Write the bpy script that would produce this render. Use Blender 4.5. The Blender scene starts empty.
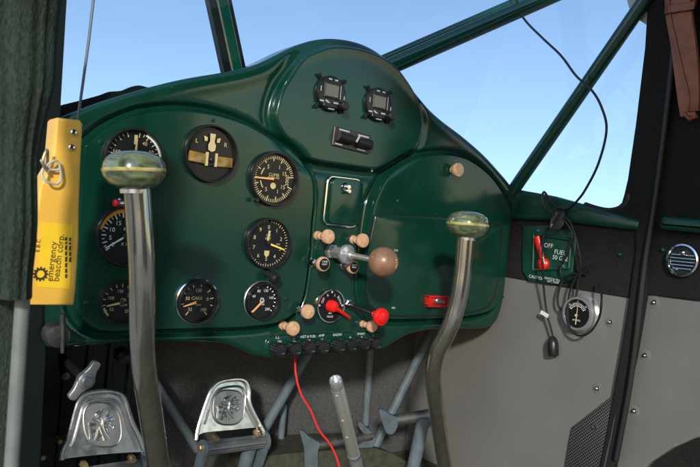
import bpy, math, random
import numpy as np
from mathutils import Vector, Matrix
from mathutils.geometry import delaunay_2d_cdt
from math import sin, cos, tan, pi, radians, sqrt, atan2
random.seed(4)
S = bpy.context.scene
COL = S.collection

# ------------------------------------------------------------------ survey of the place
F, YAW, PIT, ROL = 680.0, radians(37.5), radians(0.5), radians(5.2)
CAM = Vector((0.0, -0.93, 1.60))
CF = Vector((sin(YAW)*cos(PIT), cos(YAW)*cos(PIT), -sin(PIT)))
_r0 = Vector((cos(YAW), -sin(YAW), 0)); _u0 = _r0.cross(CF)
CR = cos(ROL)*_r0 + sin(ROL)*_u0
CU = -sin(ROL)*_r0 + cos(ROL)*_u0
def ray(px, py): return CF + (px-350)/F*CR + (233.5-py)/F*CU
def ony(px, py, Y=0.0):
    d = ray(px, py); return CAM + d*((Y-CAM.y)/d.y)
def onx(px, py, X):
    d = ray(px, py); return CAM + d*((X-CAM.x)/d.x)
def ont(px, py, t): return CAM + ray(px, py)*t
def depth(p): return (p-CAM).dot(CF)
def mpp(p): return depth(p)/F            # metres covered by one photo pixel there

# ------------------------------------------------------------------ materials
def mat(name, col, rough=0.5, metal=0.0, var=0.0, vscale=30, bump=0.0, bscale=200, coat=0.0, spec=0.5, rvar=0.0, col2=None, stretch=None, detail=4, lo=0.4, hi=0.6, trans=0.0):
    m = bpy.data.materials.new(name); m.use_nodes = True
    nt = m.node_tree; b = nt.nodes['Principled BSDF']; L = nt.links.new
    b.inputs['Base Color'].default_value = (*col, 1); b.inputs['Roughness'].default_value = rough
    b.inputs['Metallic'].default_value = metal; b.inputs['Coat Weight'].default_value = coat
    b.inputs['Coat Roughness'].default_value = 0.08
    b.inputs['Specular IOR Level'].default_value = spec
    tc = nt.nodes.new('ShaderNodeTexCoord'); src = tc.outputs['Object']
    if stretch:
        mp = nt.nodes.new('ShaderNodeMapping'); mp.inputs['Scale'].default_value = stretch
        L(src, mp.inputs['Vector']); src = mp.outputs['Vector']
    if var or col2 or rvar:
        n = nt.nodes.new('ShaderNodeTexNoise'); n.inputs['Scale'].default_value = vscale; n.inputs['Detail'].default_value = detail
        L(src, n.inputs['Vector'])
        r = nt.nodes.new('ShaderNodeMapRange'); r.inputs[1].default_value = lo; r.inputs[2].default_value = hi
        L(n.outputs[0], r.inputs[0])
        if var or col2:
            mx = nt.nodes.new('ShaderNodeMix'); mx.data_type = 'RGBA'
            c2 = col2 if col2 else tuple(min(1, c*(1+var)) for c in col)
            c1 = col if col2 else tuple(c*(1-var) for c in col)
            mx.inputs[6].default_value = (*c1, 1); mx.inputs[7].default_value = (*c2, 1)
            L(r.outputs[0], mx.inputs[0]); L(mx.outputs[2], b.inputs['Base Color'])
        if rvar:
            r2 = nt.nodes.new('ShaderNodeMapRange'); r2.inputs[3].default_value = max(0.02, rough-rvar); r2.inputs[4].default_value = rough+rvar
            r2.inputs[1].default_value = 0.35; r2.inputs[2].default_value = 0.65
            L(n.outputs[0], r2.inputs[0]); L(r2.outputs[0], b.inputs['Roughness'])
    if bump:
        n2 = nt.nodes.new('ShaderNodeTexNoise'); n2.inputs['Scale'].default_value = bscale; n2.inputs['Detail'].default_value = 3
        L(src, n2.inputs['Vector'])
        bp = nt.nodes.new('ShaderNodeBump'); bp.inputs['Strength'].default_value = bump; bp.inputs['Distance'].default_value = 0.002
        L(n2.outputs[0], bp.inputs['Height']); L(bp.outputs[0], b.inputs['Normal'])
    return m
def green_paint():
    m = mat('green_enamel', (0.0034, 0.035, 0.0215), 0.16, var=.10, vscale=7, bump=0.035, bscale=40, rvar=0.06, coat=.08, spec=0.5)
    nt = m.node_tree; b = nt.nodes['Principled BSDF']; L = nt.links.new
    # dust and fine scratches worn into the enamel
    tc = nt.nodes.new('ShaderNodeTexCoord')
    w = nt.nodes.new('ShaderNodeTexVoronoi'); w.inputs['Scale'].default_value = 55
    L(tc.outputs['Object'], w.inputs['Vector'])
    r = nt.nodes.new('ShaderNodeMapRange'); r.inputs[1].default_value = 0.13; r.inputs[2].default_value = 0.04; r.inputs[4].default_value = 0.85
    L(w.outputs['Distance'], r.inputs[0])
    n = nt.nodes.new('ShaderNodeTexNoise'); n.inputs['Scale'].default_value = 9; n.inputs['Detail'].default_value = 5; n.inputs['Roughness'].default_value = .7
    L(tc.outputs['Object'], n.inputs['Vector'])
    r3 = nt.nodes.new('ShaderNodeMapRange'); r3.inputs[1].default_value = .55; r3.inputs[2].default_value = .75; r3.inputs[4].default_value = 1
    L(n.outputs[0], r3.inputs[0])
    mu = nt.nodes.new('ShaderNodeMath'); mu.operation = 'MULTIPLY'; L(r.outputs[0], mu.inputs[0]); L(r3.outputs[0], mu.inputs[1])
    m2 = nt.nodes.new('ShaderNodeMath'); m2.operation = 'MULTIPLY'; L(r3.outputs[0], m2.inputs[0]); m2.inputs[1].default_value = .09
    mxv = nt.nodes.new('ShaderNodeMath'); mxv.operation = 'MAXIMUM'; L(mu.outputs[0], mxv.inputs[0]); L(m2.outputs[0], mxv.inputs[1])
    old = b.inputs['Base Color'].links[0].from_socket
    mx = nt.nodes.new('ShaderNodeMix'); mx.data_type = 'RGBA'; mx.inputs[7].default_value = (.07, .11, .09, 1)
    L(old, mx.inputs[6]); L(mxv.outputs[0], mx.inputs[0]); L(mx.outputs[2], b.inputs['Base Color'])
    return m
MT = {}
MT['green'] = green_paint()
MT['green_tube'] = mat('green_tube_enamel', (0.003, 0.05, 0.032), 0.13, coat=.3)
MT['green_wall'] = mat('green_wall_enamel', (0.006, 0.050, 0.033), 0.28, var=.15, vscale=20, bump=.1, bscale=90)
MT['bezel'] = mat('bezel_black', (0.012, 0.012, 0.013), 0.30, var=.2, vscale=60)
MT['dial'] = mat('dial_black', (0.007, 0.0075, 0.008), 0.5, var=.2, vscale=90, spec=.25, coat=.35)
MT['cream'] = mat('luminous_cream', (0.62, 0.50, 0.25), 0.6, var=.05, vscale=120)
MT['white'] = mat('marking_white', (0.72, 0.74, 0.72), 0.6)
MT['orange'] = mat('marking_orange', (0.95, 0.36, 0.02), 0.5)
MT['ngreen'] = mat('marking_green', (0.03, 0.45, 0.12), 0.5)
MT['needle_o'] = mat('needle_orange', (0.90, 0.42, 0.14), 0.5)
MT['needle_y'] = mat('needle_yellow', (0.88, 0.70, 0.10), 0.5)
MT['chrome'] = mat('chrome', (0.72, 0.73, 0.74), 0.10, 1.0, rvar=.06, vscale=80)
MT['steel'] = mat('polished_steel', (0.86, 0.82, 0.75), 0.28, .85, rvar=.05, vscale=8)
MT['tube'] = mat('worn_clear_tube', (0.34, 0.322, 0.268), 0.16, .88, var=.10, vscale=22, rvar=.03, stretch=(6, 6, .08), coat=.6)
MT['alu'] = mat('cast_aluminium', (0.62, 0.62, 0.62), 0.26, .95, rvar=.08, vscale=50, bump=.05, bscale=90)
MT['alu_dull'] = mat('dull_aluminium', (0.30, 0.30, 0.295), 0.42, .9, rvar=.1, vscale=60, bump=.1, bscale=150)
MT['bright_case'] = mat('bright_case', (0.62, 0.63, 0.64), 0.22, .75, rvar=.05, vscale=60)
MT['satin'] = mat('satin_metal', (0.34, 0.34, 0.335), 0.38, .75, rvar=.06, vscale=40)
MT['plate_dark'] = mat('dark_plate', (0.085, 0.08, 0.075), 0.45, .8, rvar=.1, vscale=90)
MT['brass'] = mat('brass_bolt', (0.50, 0.38, 0.21), 0.4, .8)
MT['tan'] = mat('tan_plastic', (0.58, 0.34, 0.195), 0.38, var=.12, vscale=120, coat=.15)
MT['tan_mark'] = mat('tan_mark', (0.80, 0.62, 0.45), 0.5)
MT['ball'] = mat('brown_bakelite', (0.25, 0.128, 0.080), 0.34, var=.15, vscale=60, coat=.2)
MT['red'] = mat('red_plastic', (0.78, 0.014, 0.010), 0.32, coat=.2)
MT['red_worn'] = mat('red_worn', (0.70, 0.015, 0.010), 0.4, col2=(0.30, .012, .01), vscale=50)
MT['black'] = mat('black_plastic', (0.012, 0.012, 0.013), 0.35, bump=.1, bscale=300)
MT['rubber'] = mat('black_rubber', (0.010, 0.010, 0.011), 0.55)
MT['pillar'] = mat('pillar_black_green', (0.0025, 0.006, 0.0055), 0.35)
MT['yellow'] = mat('yellow_case', (0.86, 0.48, 0.062), 0.45, var=.10, vscale=14, bump=.12, bscale=60)
MT['yellow_lab'] = mat('yellow_sticker', (0.90, 0.58, 0.03), 0.35, var=.03, vscale=40)
MT['ink'] = mat('ink_black', (0.035, 0.026, 0.012), 0.6)
MT['fabric'] = mat('green_corduroy', (0.030, 0.041, 0.031), 0.95, var=.22, vscale=500, bump=.9, bscale=700, spec=.1, stretch=(1, 1, .35))
MT['carpet'] = mat('charcoal_carpet', (0.020, 0.0195, 0.0185), 0.95, var=.35, vscale=700, bump=.6, bscale=900, spec=.1, detail=2)
MT['carpet_g'] = mat('grey_firewall_carpet', (0.090, 0.093, 0.093), 0.95, var=.30, vscale=650, bump=.8, bscale=800, spec=.1, detail=2)
MT['vinyl'] = mat('grey_vinyl', (0.158, 0.156, 0.147), 0.50, var=.05, vscale=7, bump=.45, bscale=16, spec=.35)
MT['bluegrey'] = mat('blue_grey_paint', (0.105, 0.137, 0.157), 0.45, var=.12, vscale=40, bump=.08, bscale=120)
MT['olive'] = mat('olive_floor', (0.050, 0.054, 0.036), 0.7, var=.2, vscale=60, bump=.3, bscale=200)
MT['leather'] = mat('tan_leather', (0.28, 0.078, 0.027), 0.42, var=.14, vscale=45, bump=.35, bscale=220)
MT['leather_s'] = mat('leather_stitch', (0.06, 0.016, 0.008), 0.6)
MT['wire_red'] = mat('red_wire', (0.62, 0.025, 0.02), 0.4)
MT['cord'] = mat('black_cord', (0.012, 0.012, 0.014), 0.4)
MT['wire_blue'] = mat('dark_wire', (0.05, 0.06, 0.09), 0.4)
MT['string'] = mat('white_string', (0.62, 0.60, 0.54), 0.9, bump=.5, bscale=900)
MT['lcd'] = mat('lcd_grey', (0.125, 0.125, 0.10), 0.3)
MT['grey_wash'] = mat('grey_fairing', (0.42, 0.43, 0.42), 0.55, var=.08, vscale=20)
MT['horn_y'] = mat('horn_yellow', (0.42, 0.34, 0.12), 0.25, var=.25, vscale=70, coat=.4)
MT['concrete'] = mat('apron_concrete', (0.28, 0.27, 0.25), 0.9, var=.15, vscale=3, bump=.3, bscale=40)
MT['headliner'] = mat('headliner_cloth', (0.06, 0.06, 0.056), 0.95, var=.1, vscale=60, bump=.4, bscale=400)
MT['sleeve'] = mat('pale_grey_sleeve', (0.15, 0.16, 0.15), 0.5, var=.1, vscale=30)
def marble():
    m = mat('marbled_green_horn', (0.05, 0.075, 0.03), 0.14, coat=.8)
    nt = m.node_tree; b = nt.nodes['Principled BSDF']; L = nt.links.new
    tc = nt.nodes.new('ShaderNodeTexCoord'); mp = nt.nodes.new('ShaderNodeMapping'); mp.inputs['Scale'].default_value = (40, 40, 110)
    n = nt.nodes.new('ShaderNodeTexNoise'); n.inputs['Scale'].default_value = 1.0; n.inputs['Detail'].default_value = 4; n.inputs['Distortion'].default_value = 1.6
    cr = nt.nodes.new('ShaderNodeValToRGB'); e = cr.color_ramp.elements
    e[0].position = .30; e[0].color = (.040, .055, .030, 1); e[1].position = .74; e[1].color = (.27, .26, .14, 1)
    k = e.new(.46); k.color = (.085, .115, .055, 1); k = e.new(.58); k.color = (.15, .175, .09, 1)
    L(tc.outputs['Object'], mp.inputs[0]); L(mp.outputs[0], n.inputs['Vector']); L(n.outputs[0], cr.inputs[0]); L(cr.outputs[0], b.inputs['Base Color'])
    return m
MT['marble'] = marble(); MT['mark_grey'] = mat('marking_grey', (0.42, 0.43, 0.42), 0.6)
def perforated():
    m = mat('perforated_sheet', (0.15, 0.155, 0.155), 0.4, .8)
    nt = m.node_tree; b = nt.nodes['Principled BSDF']; L = nt.links.new
    tc = nt.nodes.new('ShaderNodeTexCoord'); sp = nt.nodes.new('ShaderNodeSeparateXYZ'); L(tc.outputs['Object'], sp.inputs[0])
    outs = []
    for ax in ('Y', 'Z'):
        a = nt.nodes.new('ShaderNodeMath'); a.operation = 'MULTIPLY'; a.inputs[1].default_value = 2*pi/0.0062; L(sp.outputs[ax], a.inputs[0])
        s = nt.nodes.new('ShaderNodeMath'); s.operation = 'SINE'; L(a.outputs[0], s.inputs[0]); outs.append(s.outputs[0])
    p = nt.nodes.new('ShaderNodeMath'); p.operation = 'MULTIPLY'; L(outs[0], p.inputs[0]); L(outs[1], p.inputs[1])
    g = nt.nodes.new('ShaderNodeMath'); g.operation = 'GREATER_THAN'; g.inputs[1].default_value = .12; L(p.outputs[0], g.inputs[0])
    mx = nt.nodes.new('ShaderNodeMix'); mx.data_type = 'RGBA'; mx.inputs[6].default_value = (.26, .27, .27, 1); mx.inputs[7].default_value = (.012, .012, .012, 1)
    L(g.outputs[0], mx.inputs[0]); L(mx.outputs[2], b.inputs['Base Color'])
    return m
MT['perf'] = perforated()
def pane_glass():
    m = bpy.data.materials.new('clear_acrylic'); m.use_nodes = True; nt = m.node_tree; nt.nodes.clear(); L = nt.links.new
    o = nt.nodes.new('ShaderNodeOutputMaterial'); t = nt.nodes.new('ShaderNodeBsdfTransparent'); t.inputs[0].default_value = (.97, .98, .985, 1)
    g = nt.nodes.new('ShaderNodeBsdfGlossy'); g.inputs['Roughness'].default_value = .02
    mx = nt.nodes.new('ShaderNodeMixShader'); mx.inputs[0].default_value = .035
    L(t.outputs[0], mx.inputs[1]); L(g.outputs[0], mx.inputs[2]); L(mx.outputs[0], o.inputs[0])
    return m
MT['glass'] = pane_glass()

# ------------------------------------------------------------------ mesh helpers
class MB:
    def __init__(s): s.v = []; s.f = []; s.mi = []
    def add(s, vs, fs, mi=0):
        o = len(s.v); s.v += [tuple(v) for v in vs]; s.f += [tuple(i+o for i in f) for f in fs]; s.mi += [mi]*len(fs); return s
    def box(s, c, d, mi=0, bev=0.0, M=None):
        x, y, z = d[0]/2, d[1]/2, d[2]/2
        b = min(bev, x*.49, y*.49, z*.49)
        if b <= 0:
            vs = [(i*x, j*y, k*z) for i in (-1, 1) for j in (-1, 1) for k in (-1, 1)]
            fs = [(0, 1, 3, 2), (4, 6, 7, 5), (0, 4, 5, 1), (2, 3, 7, 6), (0, 2, 6, 4), (1, 5, 7, 3)]
        else:
            vs = []; fs = []; idx = {}
            for i in (-1, 1):
                for j in (-1, 1):
                    for k in (-1, 1):
                        for a, p in enumerate(((i*x, j*(y-b), k*(z-b)), (i*(x-b), j*y, k*(z-b)), (i*(x-b), j*(y-b), k*z))):
                            idx[(i, j, k, a)] = len(vs); vs.append(p)
            def q(*ks): fs.append(tuple(idx[k] for k in ks))
            for i in (-1, 1):
                q((i, -1, -1, 0), (i, 1, -1, 0), (i, 1, 1, 0), (i, -1, 1, 0)); q((-1, i, -1, 1), (1, i, -1, 1), (1, i, 1, 1), (-1, i, 1, 1)); q((-1, -1, i, 2), (1, -1, i, 2), (1, 1, i, 2), (-1, 1, i, 2))
                for j in (-1, 1):
                    q((i, j, -1, 0), (i, j, 1, 0), (i, j, 1, 1), (i, j, -1, 1)); q((i, -1, j, 0), (i, 1, j, 0), (i, 1, j, 2), (i, -1, j, 2)); q((-1, i, j, 1), (1, i, j, 1), (1, i, j, 2), (-1, i, j, 2))
                    for k in (-1, 1): q((i, j, k, 0), (i, j, k, 1), (i, j, k, 2))
        c = Vector(c)
        vs = [(M @ Vector(v) if M else Vector(v))+c for v in vs]
        return s.add(vs, fs, mi)
    def tube(s, pts, r, n=12, caps=True, mi=0, flat=1.0):
        pts = [Vector(p) for p in pts]; N = len(pts)
        rs = r if isinstance(r, (list, tuple)) else [r]*N
        T = [(pts[min(i+1, N-1)]-pts[max(i-1, 0)]).normalized() for i in range(N)]
        up = Vector((0, 0, 1)) if abs(T[0].z) < .9 else Vector((0, 1, 0))
        a = T[0].cross(up).normalized(); vs = []
        for i in range(N):
            a = (a-T[i]*a.dot(T[i])).normalized(); b = T[i].cross(a)
            for k in range(n):
                t = 2*pi*k/n; vs.append(pts[i]+a*cos(t)*rs[i]+b*sin(t)*rs[i]*flat)
        fs = [(i*n+k, i*n+(k+1) % n, (i+1)*n+(k+1) % n, (i+1)*n+k) for i in range(N-1) for k in range(n)]
        if caps: fs += [tuple(range(n-1, -1, -1)), tuple(range((N-1)*n, N*n))]
        return s.add(vs, fs, mi)
    def ring(s, pts, r, n=8, mi=0):           # closed tube
        pts = [Vector(p) for p in pts]; N = len(pts); vs = []
        nrm = Vector((0, 0, 0))
        for i in range(N): nrm += pts[i].cross(pts[(i+1) % N])
        c = sum(pts, Vector())/N
        nrm = Vector((0, 0, 0))
        for i in range(N): nrm += (pts[i]-c).cross(pts[(i+1) % N]-c)
        nrm.normalize()
        for i in range(N):
            t = (pts[(i+1) % N]-pts[i-1]).normalized(); a = t.cross(nrm).normalized()
            for k in range(n): vs.append(pts[i]+a*cos(2*pi*k/n)*r+nrm*sin(2*pi*k/n)*r)
        fs = [(i*n+k, i*n+(k+1) % n, ((i+1) % N)*n+(k+1) % n, ((i+1) % N)*n+k) for i in range(N) for k in range(n)]
        return s.add(vs, fs, mi)
    def lathe(s, prof, axis=(0, -1, 0), c=(0, 0, 0), n=40, mi=0, close=True, sx=1.0):
        # prof: (radius, distance along axis)
        ax = Vector(axis).normalized(); up = Vector((0, 0, 1)) if abs(ax.z) < .9 else Vector((1, 0, 0))
        a = up.cross(ax).normalized(); b = ax.cross(a); c = Vector(c); vs = []; fs = []
        for r, h in prof:
            for k in range(n):
                t = 2*pi*k/n; vs.append(c+ax*h+(a*cos(t)*sx+b*sin(t))*r)
        P = len(prof)
        fs = [(i*n+k, i*n+(k+1) % n, (i+1)*n+(k+1) % n, (i+1)*n+k) for i in range(P-1) for k in range(n)]
        if close:
            if prof[-1][0] > 1e-6: fs.append(tuple(range((P-1)*n, P*n)))
            if prof[0][0] > 1e-6: fs.append(tuple(range(n-1, -1, -1)))
        return s.add(vs, fs, mi)
    def disc(s, r, y, n=40, mi=0, x=0, z=0):
        return s.add([(x+r*cos(2*pi*k/n), y, z+r*sin(2*pi*k/n)) for k in range(n)], [tuple(range(n))], mi)
    def poly(s, pts, y, mi=0): return s.add([(p[0], y, p[1]) for p in pts], [tuple(range(len(pts)))], mi)
    def bar(s, p0, p1, w, y, mi=0, w2=None):   # flat bar in xz plane at y
        (x0, z0), (x1, z1) = p0, p1; l = sqrt((x1-x0)**2+(z1-z0)**2) or 1; nx, nz = -(z1-z0)/l, (x1-x0)/l; w2 = w if w2 is None else w2
        return s.poly([(x0+nx*w/2, z0+nz*w/2), (x1+nx*w2/2, z1+nz*w2/2), (x1-nx*w2/2, z1-nz*w2/2), (x0-nx*w/2, z0-nz*w/2)], y, mi)
    def arc(s, r0, r1, a0, a1, y, mi=0, n=24):   # clock angles in degrees, 0 up, clockwise
        vs = []
        for i in range(n+1):
            a = radians(a0+(a1-a0)*i/n)
            vs += [(r0*sin(a), y, r0*cos(a)), (r1*sin(a), y, r1*cos(a))]
        return s.add(vs, [(2*i, 2*i+1, 2*i+3, 2*i+2) for i in range(n)], mi)
    def prism(s, pts, off, mi=0, bev=0):        # closed 3-D outline swept by a vector, optional chamfer on the swept face
        pts = [Vector(p) for p in pts]; off = Vector(off); n = len(pts); c = sum(pts, Vector())/n
        layers = [pts]
        if bev:
            d = off.normalized()
            def shrink(b):
                o = []
                for i in range(n):
                    t = (pts[(i+1) % n]-pts[i-1]); t -= d*t.dot(d); t.normalize(); m = d.cross(t)
                    if m.dot(c-pts[i]) < 0 and poly_ccw: m = -m
                    o.append(m*b)
                return o
            nn = Vector()
            for i in range(n): nn += (pts[i]-c).cross(pts[(i+1) % n]-c)
            sg = 1 if nn.dot(d) > 0 else -1
            def inner(b):
                o = []
                for i in range(n):
                    t = (pts[(i+1) % n]-pts[i-1]); t -= d*t.dot(d); t.normalize(); o.append(pts[i]+d.cross(t)*b*sg)
                return o
            L_ = off.length
            for k in range(0, 5):
                a = k/4*pi/2; layers.append([p+d*(L_-bev+bev*sin(a)) for p in inner(bev*(1-cos(a)))])
        else: layers.append([p+off for p in pts])
        vs = [p for l in layers for p in l]; fs = []
        for j in range(len(layers)-1):
            for i in range(n): fs.append((j*n+i, j*n+(i+1) % n, (j+1)*n+(i+1) % n, (j+1)*n+i))
        fs += [tuple(range(n-1, -1, -1)), tuple(range((len(layers)-1)*n, len(layers)*n))]
        return s.add(vs, fs, mi)
    def text(s, t, x, z, size, y=0.0, rot=0.0, mi=0, align='CENTER', sx=1.0, M=None):
        vs, fs = text_geo(t, align); c, sn = cos(rot), sin(rot); out = []
        for a, b in vs:
            a *= size*sx; b *= size
            p = Vector((x+a*c-b*sn, y, z+a*sn+b*c)); out.append(M @ p if M else p)
        return s.add(out, fs, mi)
    def build(s, name, mats, parent=None, loc=None, smooth=True, ang=35, rotz=0):
        me = bpy.data.meshes.new(name); me.from_pydata([tuple(v) for v in s.v], [], s.f)
        for m in (mats if isinstance(mats, (list, tuple)) else [mats]): me.materials.append(MT[m])
        if any(s.mi): me.polygons.foreach_set('material_index', s.mi)
        if smooth:
            me.polygons.foreach_set('use_smooth', [True]*len(me.polygons)); me.set_sharp_from_angle(angle=radians(ang))
        me.update()
        o = bpy.data.objects.new(name, me); COL.objects.link(o)
        if parent: o.parent = parent
        if loc is not None: o.location = loc
        o.rotation_euler.z = rotz
        return o
poly_ccw = False
_tc = {}
def text_geo(t, align):
    k = (t, align)
    if k not in _tc:
        cu = bpy.data.curves.new('t', 'FONT'); cu.body = t; cu.size = 1; cu.align_x = align; cu.align_y = 'CENTER'; cu.resolution_u = 3
        o = bpy.data.objects.new('t', cu); COL.objects.link(o); dg = bpy.context.evaluated_depsgraph_get(); dg.update()
        me = bpy.data.meshes.new_from_object(o.evaluated_get(dg))
        _tc[k] = ([(v.co.x, v.co.y) for v in me.vertices], [tuple(p.vertices) for p in me.polygons])
        bpy.data.objects.remove(o); bpy.data.meshes.remove(me); bpy.data.curves.remove(cu)
    return _tc[k]
def tag(o, label=None, cat=None, group=None, kind=None):
    if label: o['label'] = label
    if cat: o['category'] = cat
    if group: o['group'] = group
    if kind: o['kind'] = kind
    return o
def empty(name, loc, label, cat, group=None, rotz=0, kind=None):
    o = bpy.data.objects.new(name, None); COL.objects.link(o); o.location = loc; o.rotation_euler.z = rotz; o.empty_display_size = .05
    return tag(o, label, cat, group, kind)
def fix_children(root):
    pass
def spline(pts, n=8, closed=False):
    pts = [Vector(p) for p in pts]; N = len(pts); out = []
    for i in range(N if closed else N-1):
        if closed: p0, p1, p2, p3 = pts[i-1], pts[i], pts[(i+1) % N], pts[(i+2) % N]
        else: p0, p1, p2, p3 = pts[max(i-1, 0)], pts[i], pts[i+1], pts[min(i+2, N-1)]
        for k in range(n):
            t = k/n; out.append(.5*((2*p1)+(p2-p0)*t+(2*p0-5*p1+4*p2-p3)*t*t+(3*p1-p0-3*p2+p3)*t**3))
    if not closed: out.append(pts[-1])
    return out
def at(o, M):           # world verts -> local of an unrotated empty
    return [Vector(v)-o for v in M]
def loc_mb(mb, o):      # shift a mesh builder from world to the empty's frame
    o = Vector(o); mb.v = [tuple(Vector(v)-o) for v in mb.v]; return mb

# ------------------------------------------------------------------ the instrument panel
OUT = [(40,128),(58,119),(77,111),(110,99),(150,87),(186,78.4),(224,72),(244,68),(260,63),(275,56),(289,49),(301,44),(314,40),(330,38),(346,39),(361,42.4),(374,48),(386,56),(400,68),(415,88.7),(428,106),(443,120),(464,136),(484.6,154),(500,170.7),(511,184),(517,196),(516,208),(513,228),(510,252),(507,278),(504,300),(500,315),(495,324),(485.5,328.6),(470,329.5),(450,329),(432,330),(419,332),(407,336),(396,342),(387,347.5),(378,350.5),(362,351.5),(340,353.5),(312,356),(290,358),(272,358.5),(260,357),(251,354),(242,350),(232,346),(220,343),(200,342),(160,342.7),(128,342.5),(90,346),(62,348),(46,348),(38,343),(36,330),(37,240)]
SUB = [(81,151),(89,141),(108,126),(134,115),(155,111.3),(180,110),(211,114),(242,124),(268,138.6),(288.6,151),(301,164),(308.6,180),(310,203),(308,225),(306.4,250),(303,280),(299,299),(291,312.5),(276,321.5),(250,326),(211,328),(160,329),(108,331),(90,327),(77,315),(73,300),(74,260),(77,200)]
ARCH = [(369,212),(372.7,198),(381.7,180),(394.6,168),(412.5,159),(430.6,155),(448.6,155),(466.6,160.4),(484.6,174),(497,190),(504,205),(506,222),(503.5,250),(501,280),(497,297),(490,308),(479,313),(460,316.5),(440,318),(400,319),(386,318.5),(375,315.5),(365,306.5),(361,292),(361.5,271),(365,240)]
LOBE = [(312,52),(300,58),(287,75),(278,90),(272,108),(272,122),(281,137),(296,152),(308,160.5),(340,166),(368,169.5),(380,166),(396,156.5),(411,147),(416.5,137),(418,118),(411,96),(400,78),(388,64),(372,55),(352,49),(330,47)]
STRIP = [(268,338),(274,334.8),(300,333.8),(340,332.4),(372,331.2),(380,334),(383,341),(378,347),(362,349),(320,352.6),(285,355),(272,355.5),(266,351),(265,343)]
def panel2(pts, n=6, closed=True):
    return [(p.x, p.z) for p in spline([ony(*p) for p in pts], n, closed)]
def sdf(P, poly):       # signed distance, positive inside
    A = np.array(poly); B = np.roll(A, -1, 0); best = np.full(len(P), 1e9); ins = np.zeros(len(P), bool)
    for (ax, ay), (bx, by) in zip(A, B):
        ex, ey = bx-ax, by-ay; wx, wy = P[:, 0]-ax, P[:, 1]-ay
        t = np.clip((wx*ex+wy*ey)/(ex*ex+ey*ey+1e-18), 0, 1); dx, dy = wx-t*ex, wy-t*ey
        best = np.minimum(best, dx*dx+dy*dy)
        c = ((ay > P[:, 1]) != (by > P[:, 1])); 
        xi = ax+(P[:, 1]-ay)*ex/(ey if abs(ey) > 1e-12 else 1e-12)
        ins ^= c & (P[:, 0] < xi)
    d = np.sqrt(best); return np.where(ins, d, -d)
def sst(a, b, x):
    t = np.clip((x-a)/(b-a), 0, 1); return t*t*(3-2*t)
P_OUT, P_SUB, P_ARCH, P_LOBE, P_STRIP = panel2(OUT), panel2(SUB), panel2(ARCH), panel2(LOBE), panel2(STRIP)
RR = .009
def height(P):
    P = np.asarray(P, float)
    do = sdf(P, P_OUT); ds = sdf(P, P_SUB); da = sdf(P, P_ARCH); dl = sdf(P, P_LOBE); dt = sdf(P, P_STRIP)
    top = P[:, 1]
    h = np.zeros(len(P))
    h += .012*sst(-.0022, .0026, ds) - .008*np.exp(-((ds+.0065)/.0040)**2)
    h += .011*sst(-.0022, .0026, da) - .008*np.exp(-((da+.0065)/.0040)**2)
    h += .014*sst(-.005, .0035, dl) - .003*np.exp(-((dl+.012)/.008)**2)
    h += .005*sst(-.001, .003, dt)
    # the brow of the panel swells a little towards the rim
    h += .0015*np.exp(-((do-.016)/.010)**2)*sst(CAM.z-.02, CAM.z+.10, top)
    rr = np.where(top > CAM.z-.08, RR, .007)
    d = np.clip(do, 0, rr); h -= rr-np.sqrt(np.maximum(rr*rr-(rr-d)**2, 0))
    return h
def hp(px, py):
    p = ony(px, py); return float(height([(p.x, p.z)])[0])
def onp(px, py, lift=0.0):      # a point on the relief of the panel
    y = 0.0
    for _ in range(3):
        p = ony(px, py, y); y = -float(height([(p.x, p.z)])[0])
    return ony(px, py, y-lift)
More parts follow.
